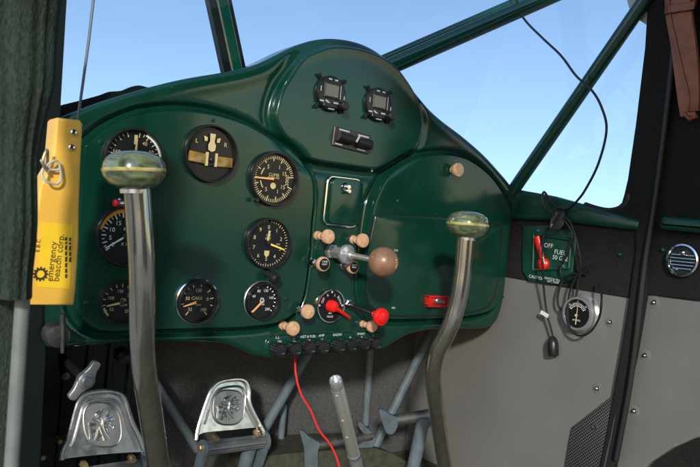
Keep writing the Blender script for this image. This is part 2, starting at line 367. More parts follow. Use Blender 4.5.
def make_panel_mesh():
    A = np.array(P_OUT); x0, z0 = A.min(0); x1, z1 = A.max(0); g = .0012
    X, Z = np.meshgrid(np.arange(x0, x1, g), np.arange(z0, z1, g)); ii, jj = np.indices(X.shape)
    P = np.stack([X.ravel(), Z.ravel()], 1); ii, jj = ii.ravel(), jj.ravel()
    do = sdf(P, P_OUT); k = (do > .021) & (ii % 4 == 0) & (jj % 4 == 0); P = P[k]
    isl = (P_SUB, P_ARCH, P_LOBE, P_STRIP); rngs = ((-.0135, .0052), (-.0135, .0052), (-.021, .006), (-.002, .0045))
    for q, (a, b) in zip(isl, rngs):
        d = sdf(P, q); P = P[(d < a) | (d > b)]
    def loops(poly, offs, step=.0022):
        Q = np.array(poly); L = np.r_[0, np.cumsum(np.hypot(*(np.roll(Q, -1, 0)-Q).T))]; n = int(L[-1]/step); t = np.linspace(0, L[-1], n, endpoint=False)
        Qc = np.vstack([Q, Q[:1]]); x = np.interp(t, L, Qc[:, 0]); y = np.interp(t, L, Qc[:, 1])
        T = np.stack([np.roll(x, -2)-np.roll(x, 2), np.roll(y, -2)-np.roll(y, 2)], 1); T /= np.hypot(*T.T)[:, None]
        N = np.stack([-T[:, 1], T[:, 0]], 1); area = np.sum(x*np.roll(y, -1)-np.roll(x, -1)*y); N *= np.sign(area)
        out = []
        for o in offs:
            C = np.stack([x, y], 1)+N*o; dd = sdf(C, poly); out.append(C[np.abs(dd-o) < .0003])
        return np.vstack(out)
    offl = ((-.0125, -.0105, -.0085, -.0068, -.0052, -.0038, -.0026, -.0016, -.0006, .0004, .0014, .0024, .0034, .0048),)*2+((-.020, -.0165, -.0135, -.0110, -.0085, -.0062, -.0044, -.0028, -.0013, 0., .0012, .0024, .0036, .0052), (-.0016, -.0008, .0004, .0014, .0024, .0034, .0042))
    ex = [loops(P_OUT, (.0007, .0018, .0032, .0050, .0070, .0088, .0105, .013, .0165, .020))]
    ok = sdf(ex[0], P_OUT) > .0005; ex[0] = ex[0][ok]
    for q, o in zip(isl, offl):
        C = loops(q, o); C = C[sdf(C, P_OUT) > .0005]
        for A_ in ex:      # keep loops from crowding one another
            pass
        ex.append(C)
    P = np.vstack([P]+ex)
    key = np.round(P/.0007).astype(int); _, u = np.unique(key, axis=0, return_index=True); P = P[np.sort(u)]
    n0 = len(P_OUT); pts = [Vector(p) for p in P_OUT]+[Vector((a, b)) for a, b in P]
    vs, es, fs, *_ = delaunay_2d_cdt(pts, [(i, (i+1) % n0) for i in range(n0)], [], 1, 1e-6)
    V = np.array([(v.x, v.y) for v in vs]); h = height(V)
    mb = MB(); verts = [(V[i, 0], -h[i], V[i, 1]) for i in range(len(V))]
    fs2 = []
    for f in fs:
        a, b, c = (Vector(verts[i]) for i in f[:3]); fs2.append(tuple(f) if (b-a).cross(c-a).y < 0 else tuple(reversed(f)))
    mb.add(verts, fs2)
    # skirt turned back from the rim
    ri = [(p[0], (RR if p[1] > CAM.z-.08 else .007), p[1]) for p in P_OUT]
    bk = [(p[0], .055, p[1]) for p in P_OUT]
    mb.add(ri+bk, [(i, (i+1) % n0, n0+(i+1) % n0, n0+i) for i in range(n0)])
    return mb
PO = ony(280, 330); PO.y = 0.0
panel = empty('instrument_panel', PO, 'dark green enamelled instrument panel with a raised domed centre and round dials', 'instrument panel')
loc_mb(make_panel_mesh(), PO).build('panel_board', 'green', panel, ang=50)
# glove box door: its own thick plate on the right hand bulge, split from the arch above by a seam
GD = [(374,216),(400,216.5),(440,218),(480,222),(500.5,226),(499,250),(496.5,280),(493,296),(487,305.5),(476,310.5),(458,313.6),(440,315),(400,316),(387,315.3),(377,312.3),(368.5,304.5),(365.5,292),(366,271),(369,240)]
gp = []
raw = []
for i, p in enumerate(GD):
    q = GD[(i+1) % len(GD)]
    for k in range(6): raw.append((p[0]+(q[0]-p[0])*k/6, p[1]+(q[1]-p[1])*k/6))
_gc = (sum(p[0] for p in GD)/len(GD), sum(p[1] for p in GD)/len(GD))
mb = MB(); mb.prism([ony(a+(1.1 if a > _gc[0] else -1.1)*min(1, abs(a-_gc[0])/40), b+(1.0 if b > _gc[1] else -1.0)*min(1, abs(b-_gc[1])/30), -.0095) for a, b in raw], (0, -.0022, 0)); loc_mb(mb, PO).build('door_gap_shade', 'rubber', panel, smooth=False)  # black sheet added under the door to draw the shaded gap round it
mb = MB(); outl = [ony(a, b, -.0105) for a, b in raw]; mb.prism(outl, (0, -.0042, 0), bev=.0025)
door = loc_mb(mb, PO).build('glove_box_door', 'green', panel, ang=40)
# small cupboard door with chrome frame
def rounded_rect_px(tl, tr, br, bl, Y, rad=.18, n=6):
    c = [ony(*p, Y) for p in (tl, tr, br, bl)]; out = []
    w = min((c[1]-c[0]).length, (c[2]-c[1]).length)*rad
    for i in range(4):
        p, a, b = c[i], (c[i-1]-c[i]).normalized(), (c[(i+1) % 4]-c[i]).normalized()
        p0, p1 = p+a*w, p+b*w
        for k in range(n+1):
            t = k/n; out.append((1-t)**2*p0+2*t*(1-t)*p+t*t*p1)
    return out
mb = MB(); rr_ = rounded_rect_px((329,177.5),(360,181),(355.5,226),(324.5,223), 0.006); mb.prism(rr_, (0, -.012, 0), bev=.0015)
sd = loc_mb(mb, PO).build('cupboard_door', 'green', panel)
mb = MB(); mb.ring(rounded_rect_px((328,176),(361,180),(356,227.5),(323,224), -.0035, n=8), .0021, 10); loc_mb(mb, PO).build('door_frame', 'chrome', sd)
mb = MB(); k0 = ony(345, 187, -.006); mb.lathe([(.0075, 0), (.0075, .003), (.005, .004), (.005, .010), (.0035, .012)], c=k0, n=20); mb.lathe([(.0045, -.001), (.0045, .006), (.003, .008)], c=k0+Vector((.002, -.004, -.007)), n=16)
loc_mb(mb, PO).build('lock', 'chrome', sd)
# screws and rivets
SCR = [(100,142,1),(213,120,1),(299,169,1),(86,303,1),(172,88,0),(397,69,0),(285,299,1),(306,248,0),(424,253,1),(421,275,1),(398,201,1),(503,297,0),(311,330,0),(298,344,0),(357,308,0),(437,214,0)]
for px, py, big in SCR:
    c = onp(px, py); r = .0034 if big else .0024
    mb = MB(); mb.lathe([(r, -.002), (r, .0005), (r*.75, .0016), (0.00001, .002)], c=c, n=14)
    if big: mb.box(c+Vector((0, -.0021, 0)), (r*1.5, .0006, r*.25), mi=1)
    loc_mb(mb, PO).build('screw', ['green' if not big else 'green_wall', 'black'], panel)
# fuse strip
c = onp(322, 343)
TX = [('L.L.',278,337.6,.0062),('ON',279.5,341.6,.0050),('LL',294,338.8,.005),('ON',294,341.8,.004),('INST & FUEL',308,336.6,.0060),('10',309,340.4,.0046),('AMP',321.5,335.6,.0062),('15',322,339.6,.0046),('RADIO',337.5,334.8,.0062),('10',350,337.4,.0046),('SPARES',361,333.9,.0055),('10',361.5,337,.0046),('5',373,335.8,.0046)]
for t, px, py, sz in TX:
    q = onp(px, py, .0006); mb = MB(); mb.text(t, q.x, q.z, sz*.98, y=q.y, rot=.012); loc_mb(mb, PO).build('fuse_lettering', 'white', panel)
for px, py, s_ in ((279,349,1),(294.6,348.4,1),(309,347,1),(322.5,346.4,1),(338.6,345.6,1),(350.6,344.8,.92),(363,343.6,.92),(375,343,.92)):
    c = onp(px-4, py-.4); r = .0112*s_; n = 24
    mb = MB(); mb.lathe([(r*.75, 0), (r*.75, .004)], c=c, n=n); vs = []
    prof = [(1, .004), (1, .016), (.86, .019), (.3, .0195)]
    for rr2, hh in prof:
        for k in range(n*2):
            q = r*rr2*(1+.05*(1 if k % 4 < 2 else -1)*(1 if rr2 == 1 else 0)); a = pi*k/n; vs.append(c+Vector((q*cos(a), -hh, q*sin(a))))
    N = n*2; fs = [(i*N+k, i*N+(k+1) % N, (i+1)*N+(k+1) % N, (i+1)*N+k) for i in range(3) for k in range(N)]+[tuple(range(3*N, 4*N))]
    mb.add(vs, fs); mb.box(c+Vector((.0035, -.0200, -.004)), (.006, .001, .0016), mi=1)
    loc_mb(mb, PO).build('fuse_cap', ['black', 'alu_dull'], panel)
# worn stencilled words beside the throttle
mb = MB()
for t, px, py in (('THR', 396, 250.5), ('MIX', 393.5, 308)):
    q = onp(px, py, .0055 if px > 370 else .0006); mb = MB(); mb.text(t, q.x, q.z, .0052, y=q.y); loc_mb(mb, PO).build('panel_lettering', 'white', panel)

# ------------------------------------------------------------------ dials
def gauge(name, px, py, hpx, label, cat='gauge', bez=.013, knob=None, rim=None):
    c = onp(px, py, -.002); R = hpx/2*mpp(c)
    root = empty(name, c, label, cat)
    m = MB(); m.lathe([(R*.96, -.004), (R, .002), (R, bez-.004), (R*.985, bez-.0015), (R*.97, bez), (R*.935, bez), (R*.915, bez-.002), (R*.905, .004)], n=56, close=False)
    m.build('bezel', rim or 'bezel', root)
    m = MB(); m.disc(R*.92, -.0045, 56); d = m.build('dial', 'dial', root, smooth=False)
    return root, R*1.04, -.0049
def clock(r, deg): a = radians(deg); return (r*sin(a), r*cos(a))
def ticks(m, y, r0, r1, a0, a1, n, w, mi=0, major=0, r0m=None, wm=None):
    for i in range(n+1):
        a = a0+(a1-a0)*i/n; mj = major and i % major == 0
        m.bar(clock(r0m if mj and r0m else r0, a), clock(r1, a), wm if mj and wm else w, y, mi)
def nums(m, y, r, items, size, mi=0, sx=1):
    size *= .78
    for t, a in items:
        x, z = clock(r, a); m.text(t, x, z, size, y=y, mi=mi, sx=sx)
def needle(root, R, y, deg, length, w, mt, tail=.1, hub=True, w2=None):
    m = MB(); a = clock(-R*tail, deg); b = clock(R*length, deg); yy = y-.0028
    m.bar(a, b, R*w, yy, 0, R*(w2 if w2 is not None else w))
    m.bar(a, b, R*w, yy+.0006, 0, R*(w2 if w2 is not None else w))
    n = m.build('needle', [mt], root, smooth=False)
    if hub:
        h = MB(); h.lathe([(R*.10, 0), (R*.10, .0008), (R*.05, .0016)], c=(0, yy-.0001, 0), n=16); h.build('hub', 'bezel', n)
# airspeed, behind the left stick's knob
g, R, y = gauge('airspeed_indicator', 133, 159, 62, 'black airspeed dial with white and green arc, half hidden behind the near stick knob')
m = MB(); ticks(m, y, R*.74, R*.83, 8, 340, 32, R*.025, major=2, r0m=R*.68)
nums(m, y, R*.58, [('40', 30), ('60', 62), ('80', 95), ('100', 135), ('120', 180), ('140', 225), ('160', 285)], R*.21)
m.arc(R*.80, R*.86, 22, 78, y-.0003, 1); m.arc(R*.80, R*.86, 78, 200, y-.0003, 2); m.arc(R*.86, R*.875, 40, 80, y-.0004, 2)
m.text('KNOTS', 0, R*.02, R*.13, y=y); m.text('M.P.H.', 0, R*.17, R*.11, y=y); m.bar((0, R*.45), (0, R*.74), R*.10, y)
m.build('dial_markings', ['cream', 'white', 'ngreen'], g, smooth=False)
needle(g, R, y, 2, .60, .10, 'cream', w2=.04)
# turn and slip
g, R, y = gauge('turn_indicator', 209, 154, 58, 'large black turn and slip dial with an amber ball tube across the middle')
for t, x in (('L', -.52), ('R', .52)):
    m = MB(); m.text(t, R*x, R*.36, R*.20, y=y); m.build('dial_markings', 'cream', g, smooth=False)
m = MB(); m.poly([(-R*.10, R*.66), (R*.10, R*.66), (R*.08, R*.40), (R*.14, R*.28), (R*.12, R*.12), (0, R*.06), (-R*.12, R*.12), (-R*.14, R*.28), (-R*.08, R*.40)], y-.003)
for sg in (-1, 1): m.poly([(sg*R*.17, R*.52), (sg*R*.30, R*.56), (sg*R*.27, R*.40), (sg*R*.17, R*.40)], y-.0022)
m.build('needle', 'cream', g, smooth=False)
MT['amber'] = mat('amber_liquid', (0.30, 0.185, 0.045), 0.18, var=.25, vscale=60, coat=.5)
tb = None
for sg in (-1, 1):
    m = MB(); m.box((sg*R*.46, y-.0030, -R*.20-.02*R*sg), (R*.66, .0045, R*.34), bev=.0012, M=Matrix.Rotation(radians(4 if sg < 0 else -2), 3, 'Y')); o = m.build('ball_tube', 'amber', g, ang=60); tb = tb or o
m = MB(); m.box((0, y-.0022, -R*.18), (R*.28, .004, R*.42)); m.build('tube_gap', 'dial', tb)
for sg in (-1, 1):
    m = MB(); m.box((sg*R*.165, y-.0044, -R*.19), (R*.070, .004, R*.44)); m.build('tube_mark', 'cream', tb)
m = MB(); m.lathe([(R*.10*sin(t*pi/10), R*.10*-cos(t*pi/10)) for t in range(11)], c=(0, y-.0045, -R*.20), n=20, close=False); m.build('slip_ball', 'black', tb)
# vertical speed
g, R, y = gauge('vertical_speed_indicator', 272, 179, 55, 'climb dial with pale ticks and its needle pointing left, right of the turn dial')
m = MB()
ticks(m, y, R*.70, R*.82, -90, 80, 30, R*.024, major=5, r0m=R*.62, wm=R*.038); ticks(m, y, R*.70, R*.82, 110, 270, 28, R*.024, major=5, r0m=R*.62, wm=R*.038)
nums(m, y, R*.47, [('5', -32), ('1', 25), ('15', 62), ('15', 122), ('1', 155), ('5', 214)], R*.26); m.text('2000', R*.56, 0, R*.19, y=y, rot=pi/2)
m.text('CLIMB', 0, R*.14, R*.15, y=y); m.text('FT PER MIN', 0, R*.04, R*.09, y=y)
m.arc(R*.50, R*.54, -78, -50, y); m.arc(R*.50, R*.54, -130, -102, y); m.lathe([(R*.11, 0), (R*.11, .0003)], c=(0, y, -R*.24), n=16)
m.build('dial_markings', 'cream', g, smooth=False); needle(g, R, y, -92, .80, .075, 'needle_o', tail=-.02, w2=.045, hub=False)
m = MB(); m.lathe([(.004, 0), (.004, .005), (.0028, .007)], c=(-R*.72, -.011, -R*.80), n=14); m.build('adjusting_screw', 'bezel', g)
# altimeter
g, R, y = gauge('altimeter', 266, 243, 51, 'altimeter with numerals nought to nine and a yellow needle pointing right')
m = MB(); ticks(m, y, R*.80, R*.87, 0, 360, 50, R*.026, major=5, r0m=R*.76)
nums(m, y, R*.60, [(str(i), 36*i) for i in range(10)], R*.26)
m.text('100', 0, R*.30, R*.14, y=y); m.text('FEET', 0, R*.17, R*.12, y=y); m.bar((0, R*.10), (R*.04, R*.48), R*.09, y-.0002)
m.poly([(-R*.11, -R*.28), (R*.11, -R*.28), (R*.10, -R*.44), (0, -R*.54), (-R*.10, -R*.44)], y); m.text('29.9', R*.46, -R*.02, R*.10, y=y)
m.build('dial_markings', 'cream', g, smooth=False); needle(g, R, y, 106, .76, .075, 'needle_y', tail=-.06, w2=.05)
m = MB(); m.lathe([(.006, -.004), (.006, .012), (.0085, .013), (.0090, .022), (.006, .025)], axis=(.25, -1, -.35), c=(R*.10, -.004, -R*1.12), n=20); m.build('setting_knob', 'black', g)
# tachometer on the left
g, R, y = gauge('tachometer', 124, 236, 60, 'black dial with an orange arc and a white needle, left edge of the panel')
m = MB(); ticks(m, y, R*.66, R*.745, -130, 130, 26, R*.026, major=2, r0m=R*.60, wm=R*.04)
nums(m, y, R*.47, [('0', -128), ('5', -100), ('10', -68), ('15', -32), ('20', 8), ('25', 50), ('30', 95)], R*.25)
m.arc(R*.755, R*.865, -78, 20, y-.0003, 1); m.text('RPM', R*.05, R*.22, R*.13, y=y); m.text('X 100', R*.05, -R*.26, R*.13, y=y)
m.build('dial_markings', ['white', 'orange'], g, smooth=False); needle(g, R, y, -124, .74, .06, 'white', tail=-.04, w2=.03)
# oil gauge lower left
g, R, y = gauge('oil_temperature_gauge', 120, 302, 44, 'small dial with a cream needle pointing left, lowest at the near edge of the panel')
m = MB(); ticks(m, y, R*.68, R*.82, -120, 120, 12, R*.04)
nums(m, y, R*.50, [('52', 232), ('100', 292), ('150', 350), ('200', 50), ('212', 100), ('250', 140)], R*.25); m.text('OIL', R*.10, R*.12, R*.18, y=y); m.text('TEMP', R*.10, -R*.12, R*.15, y=y)
m.arc(R*.72, R*.80, -138, -108, y-.0002)
m.build('dial_markings', 'cream', g, smooth=False); needle(g, R, y, -103, .66, .10, 'cream', tail=-.02, w2=.05)
# carb temperature
g, R, y = gauge('carburettor_temperature_gauge', 196, 301, 42, 'small dial lettered CARB with a bright rim, bottom middle of the raised left section')
m = MB()
for a in (-140, -100, -60, -40, -20, 10, 48, 78, 104, 140): m.bar(clock(R*.62 if a in (-140, 48, 78, 140) else R*.68, a), clock(R*.80, a), R*.045, y)
nums(m, y, R*.50, [('32', 222), ('50', 285), ('130', 2), ('0', 78), ('180', 140)], R*.27); m.text('CARB', -R*.04, R*.14, R*.21, y=y); m.text('TEMP', R*.06, -R*.16, R*.12, y=y)
m.build('dial_markings', 'cream', g, smooth=False); needle(g, R, y, -108, .74, .13, 'needle_o', tail=-.02, w2=.03)
m = MB(); m.lathe([(R*1.0, 0), (R*1.06, .001), (R*1.06, .006), (R*1.0, .007)], n=48, close=False); m.build('rim', 'chrome', g)
# oil pressure
g, R, y = gauge('oil_pressure_gauge', 260.5, 300.5, 37, 'smallest black dial with an orange needle, directly below the altimeter')
m = MB(); nums(m, y, R*.56, [('40', 295), ('80', 335), ('120', 18), ('160', 72), ('200', 140)], R*.25)
for a in (-135, -66, -24, 20, 35, 50, 65, 80, 95, 110, 130): m.bar(clock(R*.72, a), clock(R*.82, a), R*.05, y)
m.text('OIL', 0, R*.12, R*.16, y=y); m.text('PRESS', 0, -R*.18, R*.13, y=y); m.arc(R*.09, R*.13, 0, 360, y)
m.build('dial_markings', 'white', g, smooth=False); needle(g, R, y, -135, .80, .10, 'needle_o', tail=0, hub=False)
m = MB(); m.lathe([(R*1.0, 0), (R*1.045, .001), (R*1.045, .004), (R*1.0, .005)], n=48, close=False); m.build('rim', 'alu_dull', g)

# two digital clocks, magnetic latch plate
def digital(px, py, label):
    c = onp(px, py, -.001); root = empty('digital_timer', c, label, 'digital timer', 'digital timers high on the panel'); R = .0290
    m = MB(); m.lathe([(R, 0), (R, .006), (R*.94, .009), (R*.80, .0095)], n=40)
    for sx, sz in ((-1, 1), (1, 1), (-1, -1), (1, -1)):
        m.tube([(sx*R*.55, -.003, sz*R*.55), (sx*R*.90, -.003, sz*R*.90)], .0036, 10)
    m.build('case', 'bezel', root)
    m = MB(); m.box((-R*.04, -.0105, R*.12), (R*1.10, .003, R*.86), bev=.0008); m.build('screen_frame', 'black', root)
    m = MB(); m.box((-R*.10, -.0125, R*.12), (R*.86, .0012, R*.66)); m.build('screen', 'lcd', root)
    for sx, sz in ((-1, 1), (1, 1), (-1, -1), (1, -1)):
        m = MB(); m.lathe([(.0026, 0), (.0026, .002), (.0016, .0026)], c=(sx*R*.90, -.0058, sz*R*.90), n=12); m.build('screw', 'bezel', root)
    m = MB(); yy = -.0101
    for x, z, w, h in ((-.22, .76, .26, .11), (.20, .76, .26, .11), (-.80, .14, .07, .40), (.83, -.12, .08, .30), (-.68, -.52, .34, .12), (.30, -.50, .42, .13), (.0, -.87, .50, .10)):
        m.bar((R*(x-w*.42), R*z), (R*(x+w*.42), R*z), R*h*.72, yy)
    m.bar((-R*.42, -R*.44), (-R*.12, -R*.60), R*.10, yy); m.bar((R*.49, R*.50), (R*.49, -R*.26), R*.045, -.0128)
    m.build('key_lettering', 'mark_grey', root)
    m = MB(); m.lathe([(.0068, 0), (.0075, .004), (.0075, .015), (.006, .017)], c=(R*.66, -.008, -R*.62), n=18); m.build('knob', 'black', root)
    m = MB(); m.box((-R*.1, -.011, -R*.70), (R*1.0, .004, R*.24), bev=.001); m.build('button_bar', 'black', root)
digital(329, 94, 'black round digital timer, the nearer and higher of the two on the dome')
digital(376.5, 105, 'black round digital timer, the farther and lower of the two on the dome')
c = onp(350.5, 140.5, -.001); root = empty('switch_plate', c, 'small metal plate with two black rollers below the digital timers', 'switch plate')
m = MB(); root.rotation_euler.y = radians(3); m.box((0, -.002, 0), (.078, .006, .032), bev=.001); m.build('plate', 'plate_dark', root)
m = MB(); m.tube([(-.034, -.010, .001), (-.004, -.010, -.001)], .0085, 14); m.tube([(.006, -.010, -.001), (.036, -.010, -.001)], .0085, 14); m.build('roller', 'black', root)
m = MB(); m.bar((-.030, .0125), (-.008, .0125), .0026, -.0055); m.bar((.010, .0115), (.034, .0115), .0026, -.0055); m.bar((-.002, -.004), (.004, .009), .004, -.0195); m.bar((-.035, -.012), (-.020, -.012), .002, -.0055); m.bar((.012, -.012), (.03, -.012), .002, -.0055)
m.build('lettering', 'mark_grey', root)

# ------------------------------------------------------------------ pull knobs and levers
def knob(px, py, L, rpx, label, headmat='tan', face=None, base='tan', letter=None):
    p = onp(px, py); h = ony(px, py, -L-.012); b = Vector((h.x, -float(height([(h.x, h.z)])[0]), h.z)); r = 1.07*rpx*mpp(h)
    if sdf(np.array([[h.x, h.z]]), P_ARCH)[0] > .005: b.y -= .004
    root = empty('pull_knob', b, label, 'pull knob', 'small round pull knobs on the panel'); d = (h-b); d = Vector((0, d.y, 0)); ln = -d.y
    m = MB(); m.lathe([(r*.62, -.001), (r*.62, .003), (r*.48, .005), (r*.48, .010), (r*.28, .011)], n=20); m.build('bushing', base, root)
    m = MB(); m.lathe([(r*.28, .008), (r*.28, ln-.006)], n=14); m.build('shaft', 'steel', root)
    m = MB(); m.lathe([(r*.35, ln-.010), (r*.55, ln-.007), (r*.9, ln-.004), (r, ln-.0015), (r, ln+.0030), (r*.93, ln+.0045), (r*.80, ln+.005)], n=32); hd = m.build('knob_head', headmat, root)
    if face:
        m = MB(); m.lathe([(r*.78, ln+.0046), (r*.78, ln+.0056)], n=28); f = m.build('face_plate', 'dial', hd)
        m = MB()
        for i, w in enumerate(face): m.text(w, 0, r*(.36-.36*i), r*.36, y=-ln-.0059)
        m.build('lettering', 'white', hd)
    elif letter:
        m = MB(); m.text(letter, 0, 0, r*.75, y=-ln-.0054, rot=.5); m.build('lettering', 'tan_mark', hd)
    return root
knob(327.6, 236.6, .018, 6.9, 'tan pull knob, left one of the pair just below the chrome-framed hatch', letter='ON')
knob(362.2, 240.6, .014, 6.7, 'tan pull knob, right one of the pair just below the chrome-framed hatch', letter='I')
knob(322.5, 264, .020, 7.0, 'pull knob with black lettered face and pale rim, left of the throttle shaft', face=('CARB', 'HEAT'), base='chrome')
knob(352.3, 267, .016, 6.2, 'pull knob with black lettered face, half hidden under the throttle shaft', face=('CABIN', 'HEAT'), base='chrome')
knob(307.4, 311.5, .018, 6.9, 'tan pull knob with chrome base, just left of the ignition switch', base='chrome', letter='ON')
knob(292.6, 328.4, .016, 6.9, 'tan pull knob at the lower corner, right above the near end of the fuse row', letter='N')
knob(371.6, 326.3, .014, 5.6, 'tan pull knob tucked below the red mixture knob', letter='I')
knob(457.5, 170, .014, 6.6, 'tan pull knob alone at the top of the glove box arch')

# throttle
b = ony(332, 257, 0); b.y = 0; h = ony(383.5, 262, -.125); b = Vector((h.x-.012, 0, h.z+.006))
root = empty('throttle', b, 'big brown ball throttle on a chrome flanged shaft in the middle of the panel', 'throttle')
hl = h-b; ax = hl.normalized()
m = MB(); m.lathe([(.013, -.002), (.013, .006), (.0105, .008), (.0105, .034)], axis=ax, n=6); m.build('hex_nut', 'bright_case', root, ang=20)
m = MB(); m.lathe([(.009, .032), (.0158, .036), (.0165, .038), (.0165, .042), (.0150, .0445), (.008, .046), (.007, .052)], axis=ax, n=32); m.build('flange', 'bright_case', root)
m = MB(); m.lathe([(.0048, .040), (.0048, hl.length-.01)], axis=ax, n=16); m.build('shaft', 'steel', root)
rb = 15.3*mpp(h)
m = MB(); m.lathe([(max(1e-5, rb*sin(pi*k/24)), -rb*1.0*cos(pi*k/24)) for k in range(25)], axis=ax, c=hl, n=40, close=False); kb = m.build('knob_ball', 'ball', root, ang=80)
m = MB(); m.text('THR', 0, 0, .0085); 
# lettering wrapped on the ball, running downwards
out = []
for v in m.v:
    a = v[2]/rb; bb = v[0]/rb
    d = Vector((sin(.35-a*1.0)*cos(bb*1.0), -cos(.35-a)*cos(bb), -sin(bb))); out.append(tuple(hl+d*(rb*1.006)))
m.v = out; m.build('lettering', 'tan_mark', kb)
# mixture control
h = ony(381.5, 317, -.088); b = Vector((h.x-.006, 0, h.z+.010))
root = empty('mixture_control', b, 'bright red mushroom knob on a black shaft below the throttle', 'mixture knob'); hl = h-b; ax = hl.normalized(); L_ = hl.length
m = MB(); m.lathe([(.0085, -.001), (.0085, .006), (.006, .008), (.006, .014)], axis=ax, n=6); m.build('nut', 'chrome', root, ang=20)
m = MB(); m.lathe([(.0038, .010), (.0038, L_-.02), (.0055, L_-.018), (.0055, L_-.012)], axis=ax, n=14); m.build('shaft', 'black', root)
r = 9.0*mpp(h)
m = MB(); m.lathe([(.006, L_-.018), (.007, L_-.010), (r*.82, L_-.008), (r, L_-.004), (r, L_+.001), (r*.92, L_+.003), (r*.70, L_+.003), (r*.66, L_+.0055), (r*.5, L_+.007), (.0001, L_+.0075)], axis=ax, n=36); m.build('knob_head', 'red', root)
# ignition switch
c = onp(329.3, 305.5, 0); root = empty('ignition_switch', c, 'round black ignition switch with chrome rim and a red lever', 'ignition switch'); R = 17.4*mpp(c)
m = MB(); m.lathe([(R, -.002), (R, .004), (R*.97, .0065), (R*.90, .0065), (R*.87, .004)], n=48, close=False); m.build('rim', 'chrome', root)
m = MB(); m.lathe([(R*.88, .002), (R*.88, .0045)], n=48); m.build('dial', 'dial', root)
m = MB(); y = -.0048
for w, a in (('OFF', -62), ('R', -25), ('L', 20), ('BOTH', 60)):
    x, z = clock(R*.66, a); m.text(w, x, z, R*.20, y=y, rot=-radians(a))
for a in (0, -88, 88): x, z = clock(R*.80, a); m.lathe([(R*.055, 0), (R*.055, .0004)], c=(x, y+.0002, z), n=10)
m.text('MAGS', 0, -R*.62, R*.17, y=y); m.bar((-R*.12, -R*.42), (R*.12, -R*.42), R*.05, y)
m.build('dial_markings', 'white', root)
m = MB(); m.lathe([(R*.36, .004), (R*.34, .012), (R*.28, .016), (R*.12, .018)], n=24)
e = ony(349.5, 317.5, c.y-.016)-c; m.tube([(0, -.012, 0), e*.5+Vector((0, -.006, 0)), e], [.0052, .0040, .0028], 12, flat=.8); m.build('lever', 'red', root)
# red warning knob beside tachometer
c = onp(122, 203, .006); root = empty('primer_button', c, 'tiny red tipped chrome button just above the orange arc dial', 'button')
m = MB(); m.lathe([(.0075, -.007), (.0075, 0), (.0055, .002), (.0055, .004)], axis=(0, -1, 0), n=18); m.tube([(.002, -.003, .0), (-.006, -.005, -.0005)], .0042, 12); m.build('chrome_body', 'chrome', root)
m = MB(); m.lathe([(.0036, 0), (.0050, .001), (.0050, .006), (.003, .0075)], axis=(-1, -.25, -.1), c=(-.006, -.005, -.0005), n=16); m.build('red_tip', 'red', root)
# red latch on the glove box
c = onp(436.5, 301, .0085); root = empty('red_latch', c, 'worn red rectangular latch low on the glove box door', 'latch'); w = .052; hh = .021
m = MB(); m.box((0, -.001, hh*.42), (w, .012, .003)); m.box((0, -.001, -hh*.42), (w, .012, .003)); m.box((-w/2+.0015, -.001, 0), (.003, .0125, hh*.83)); m.box((w/2-.0015, -.001, 0), (.003, .0125, hh*.83)); m.box((0, .0005, 0), (w-.005, .006, hh*.80)); m.build('bracket', 'red_worn', root, smooth=False)
m = MB(); m.lathe([(.006, 0), (.006, .005), (.004, .007)], c=(-.002, -.001, .001), n=16); m.box((.008, -.004, -.001), (.018, .004, .006), bev=.001); m.build('catch', 'alu_dull', root)

# ------------------------------------------------------------------ control sticks
def stick(path, knobpx, kr, r, label):
    pts = [ont(px, py, t) for px, py, t in path]; base = pts[-1]
    root = empty('control_stick', base, label, 'control stick', 'twin control sticks')
    sp = spline(pts, 8); m = MB(); m.tube(sp, r, 28); loc_mb(m, base).build('tube', 'tube', root, ang=60)
    top = ont(*knobpx); up = (pts[0]-pts[2]).normalized()*.6+Vector((0, 0, .4)); up.normalize()
    k = kr
    def prof(lo): return lo
    lower = [(r*1.02, -.60), (r*1.15, -.56), (k*.62, -.52), (k*.80, -.40), (k*.93, -.22), (k*.985, -.10), (k, -.03)]
    m = MB(); m.lathe([(a, b*k) for a, b in lower], axis=up, c=top-base, n=48, close=False); kn = m.build('knob_bowl', 'marble', root, ang=70)
    m = MB(); m.lathe([(k*.995, -.03*k), (k*1.012, 0), (k*1.012, .05*k), (k*.99, .08*k)], axis=up, c=top-base, n=48, close=False); m.build('knob_band', 'horn_y', root)
    m = MB(); m.lathe([(k*.99, .08*k), (k*.97, .22*k), (k*.90, .38*k), (k*.76, .50*k), (k*.55, .59*k), (k*.28, .645*k), (1e-5, .66*k)], axis=up, c=top-base, n=48, close=False); m.build('knob_cap', 'marble', root, ang=70)
    m = MB(); m.lathe([(r*1.03, -.72*k), (r*1.06, -.58*k)], axis=up, c=top-base, n=32, close=False); m.build('ferrule', 'steel', root)
stick([(136.5,184,.702),(138,205,.704),(140,235,.706),(141.8,265,.710),(142.2,300,.718),(142.2,330,.73),(142.8,350,.742),(145,375,.76),(148.2,396,.78),(152.5,425,.81),(158,462,.85),(168,520,.92)], (134,171,.700), 31*.70/F, .0136, 'nearer bent metal control stick with a marbled green mushroom knob, at left')
stick([(465.8,236,1.085),(464.8,250,1.085),(463,270,1.085),(460.5,288,1.085),(457,305,1.087),(451.5,323,1.09),(443.5,340,1.10),(437,353,1.11),(434,366,1.12),(433.2,380,1.135),(435,396,1.155),(438.5,422,1.20),(444,461,1.27),(455,520,1.36)], (467.5,225,1.085), 21.3*1.085/F, .0140, 'farther bent metal control stick in front of the glove box door')

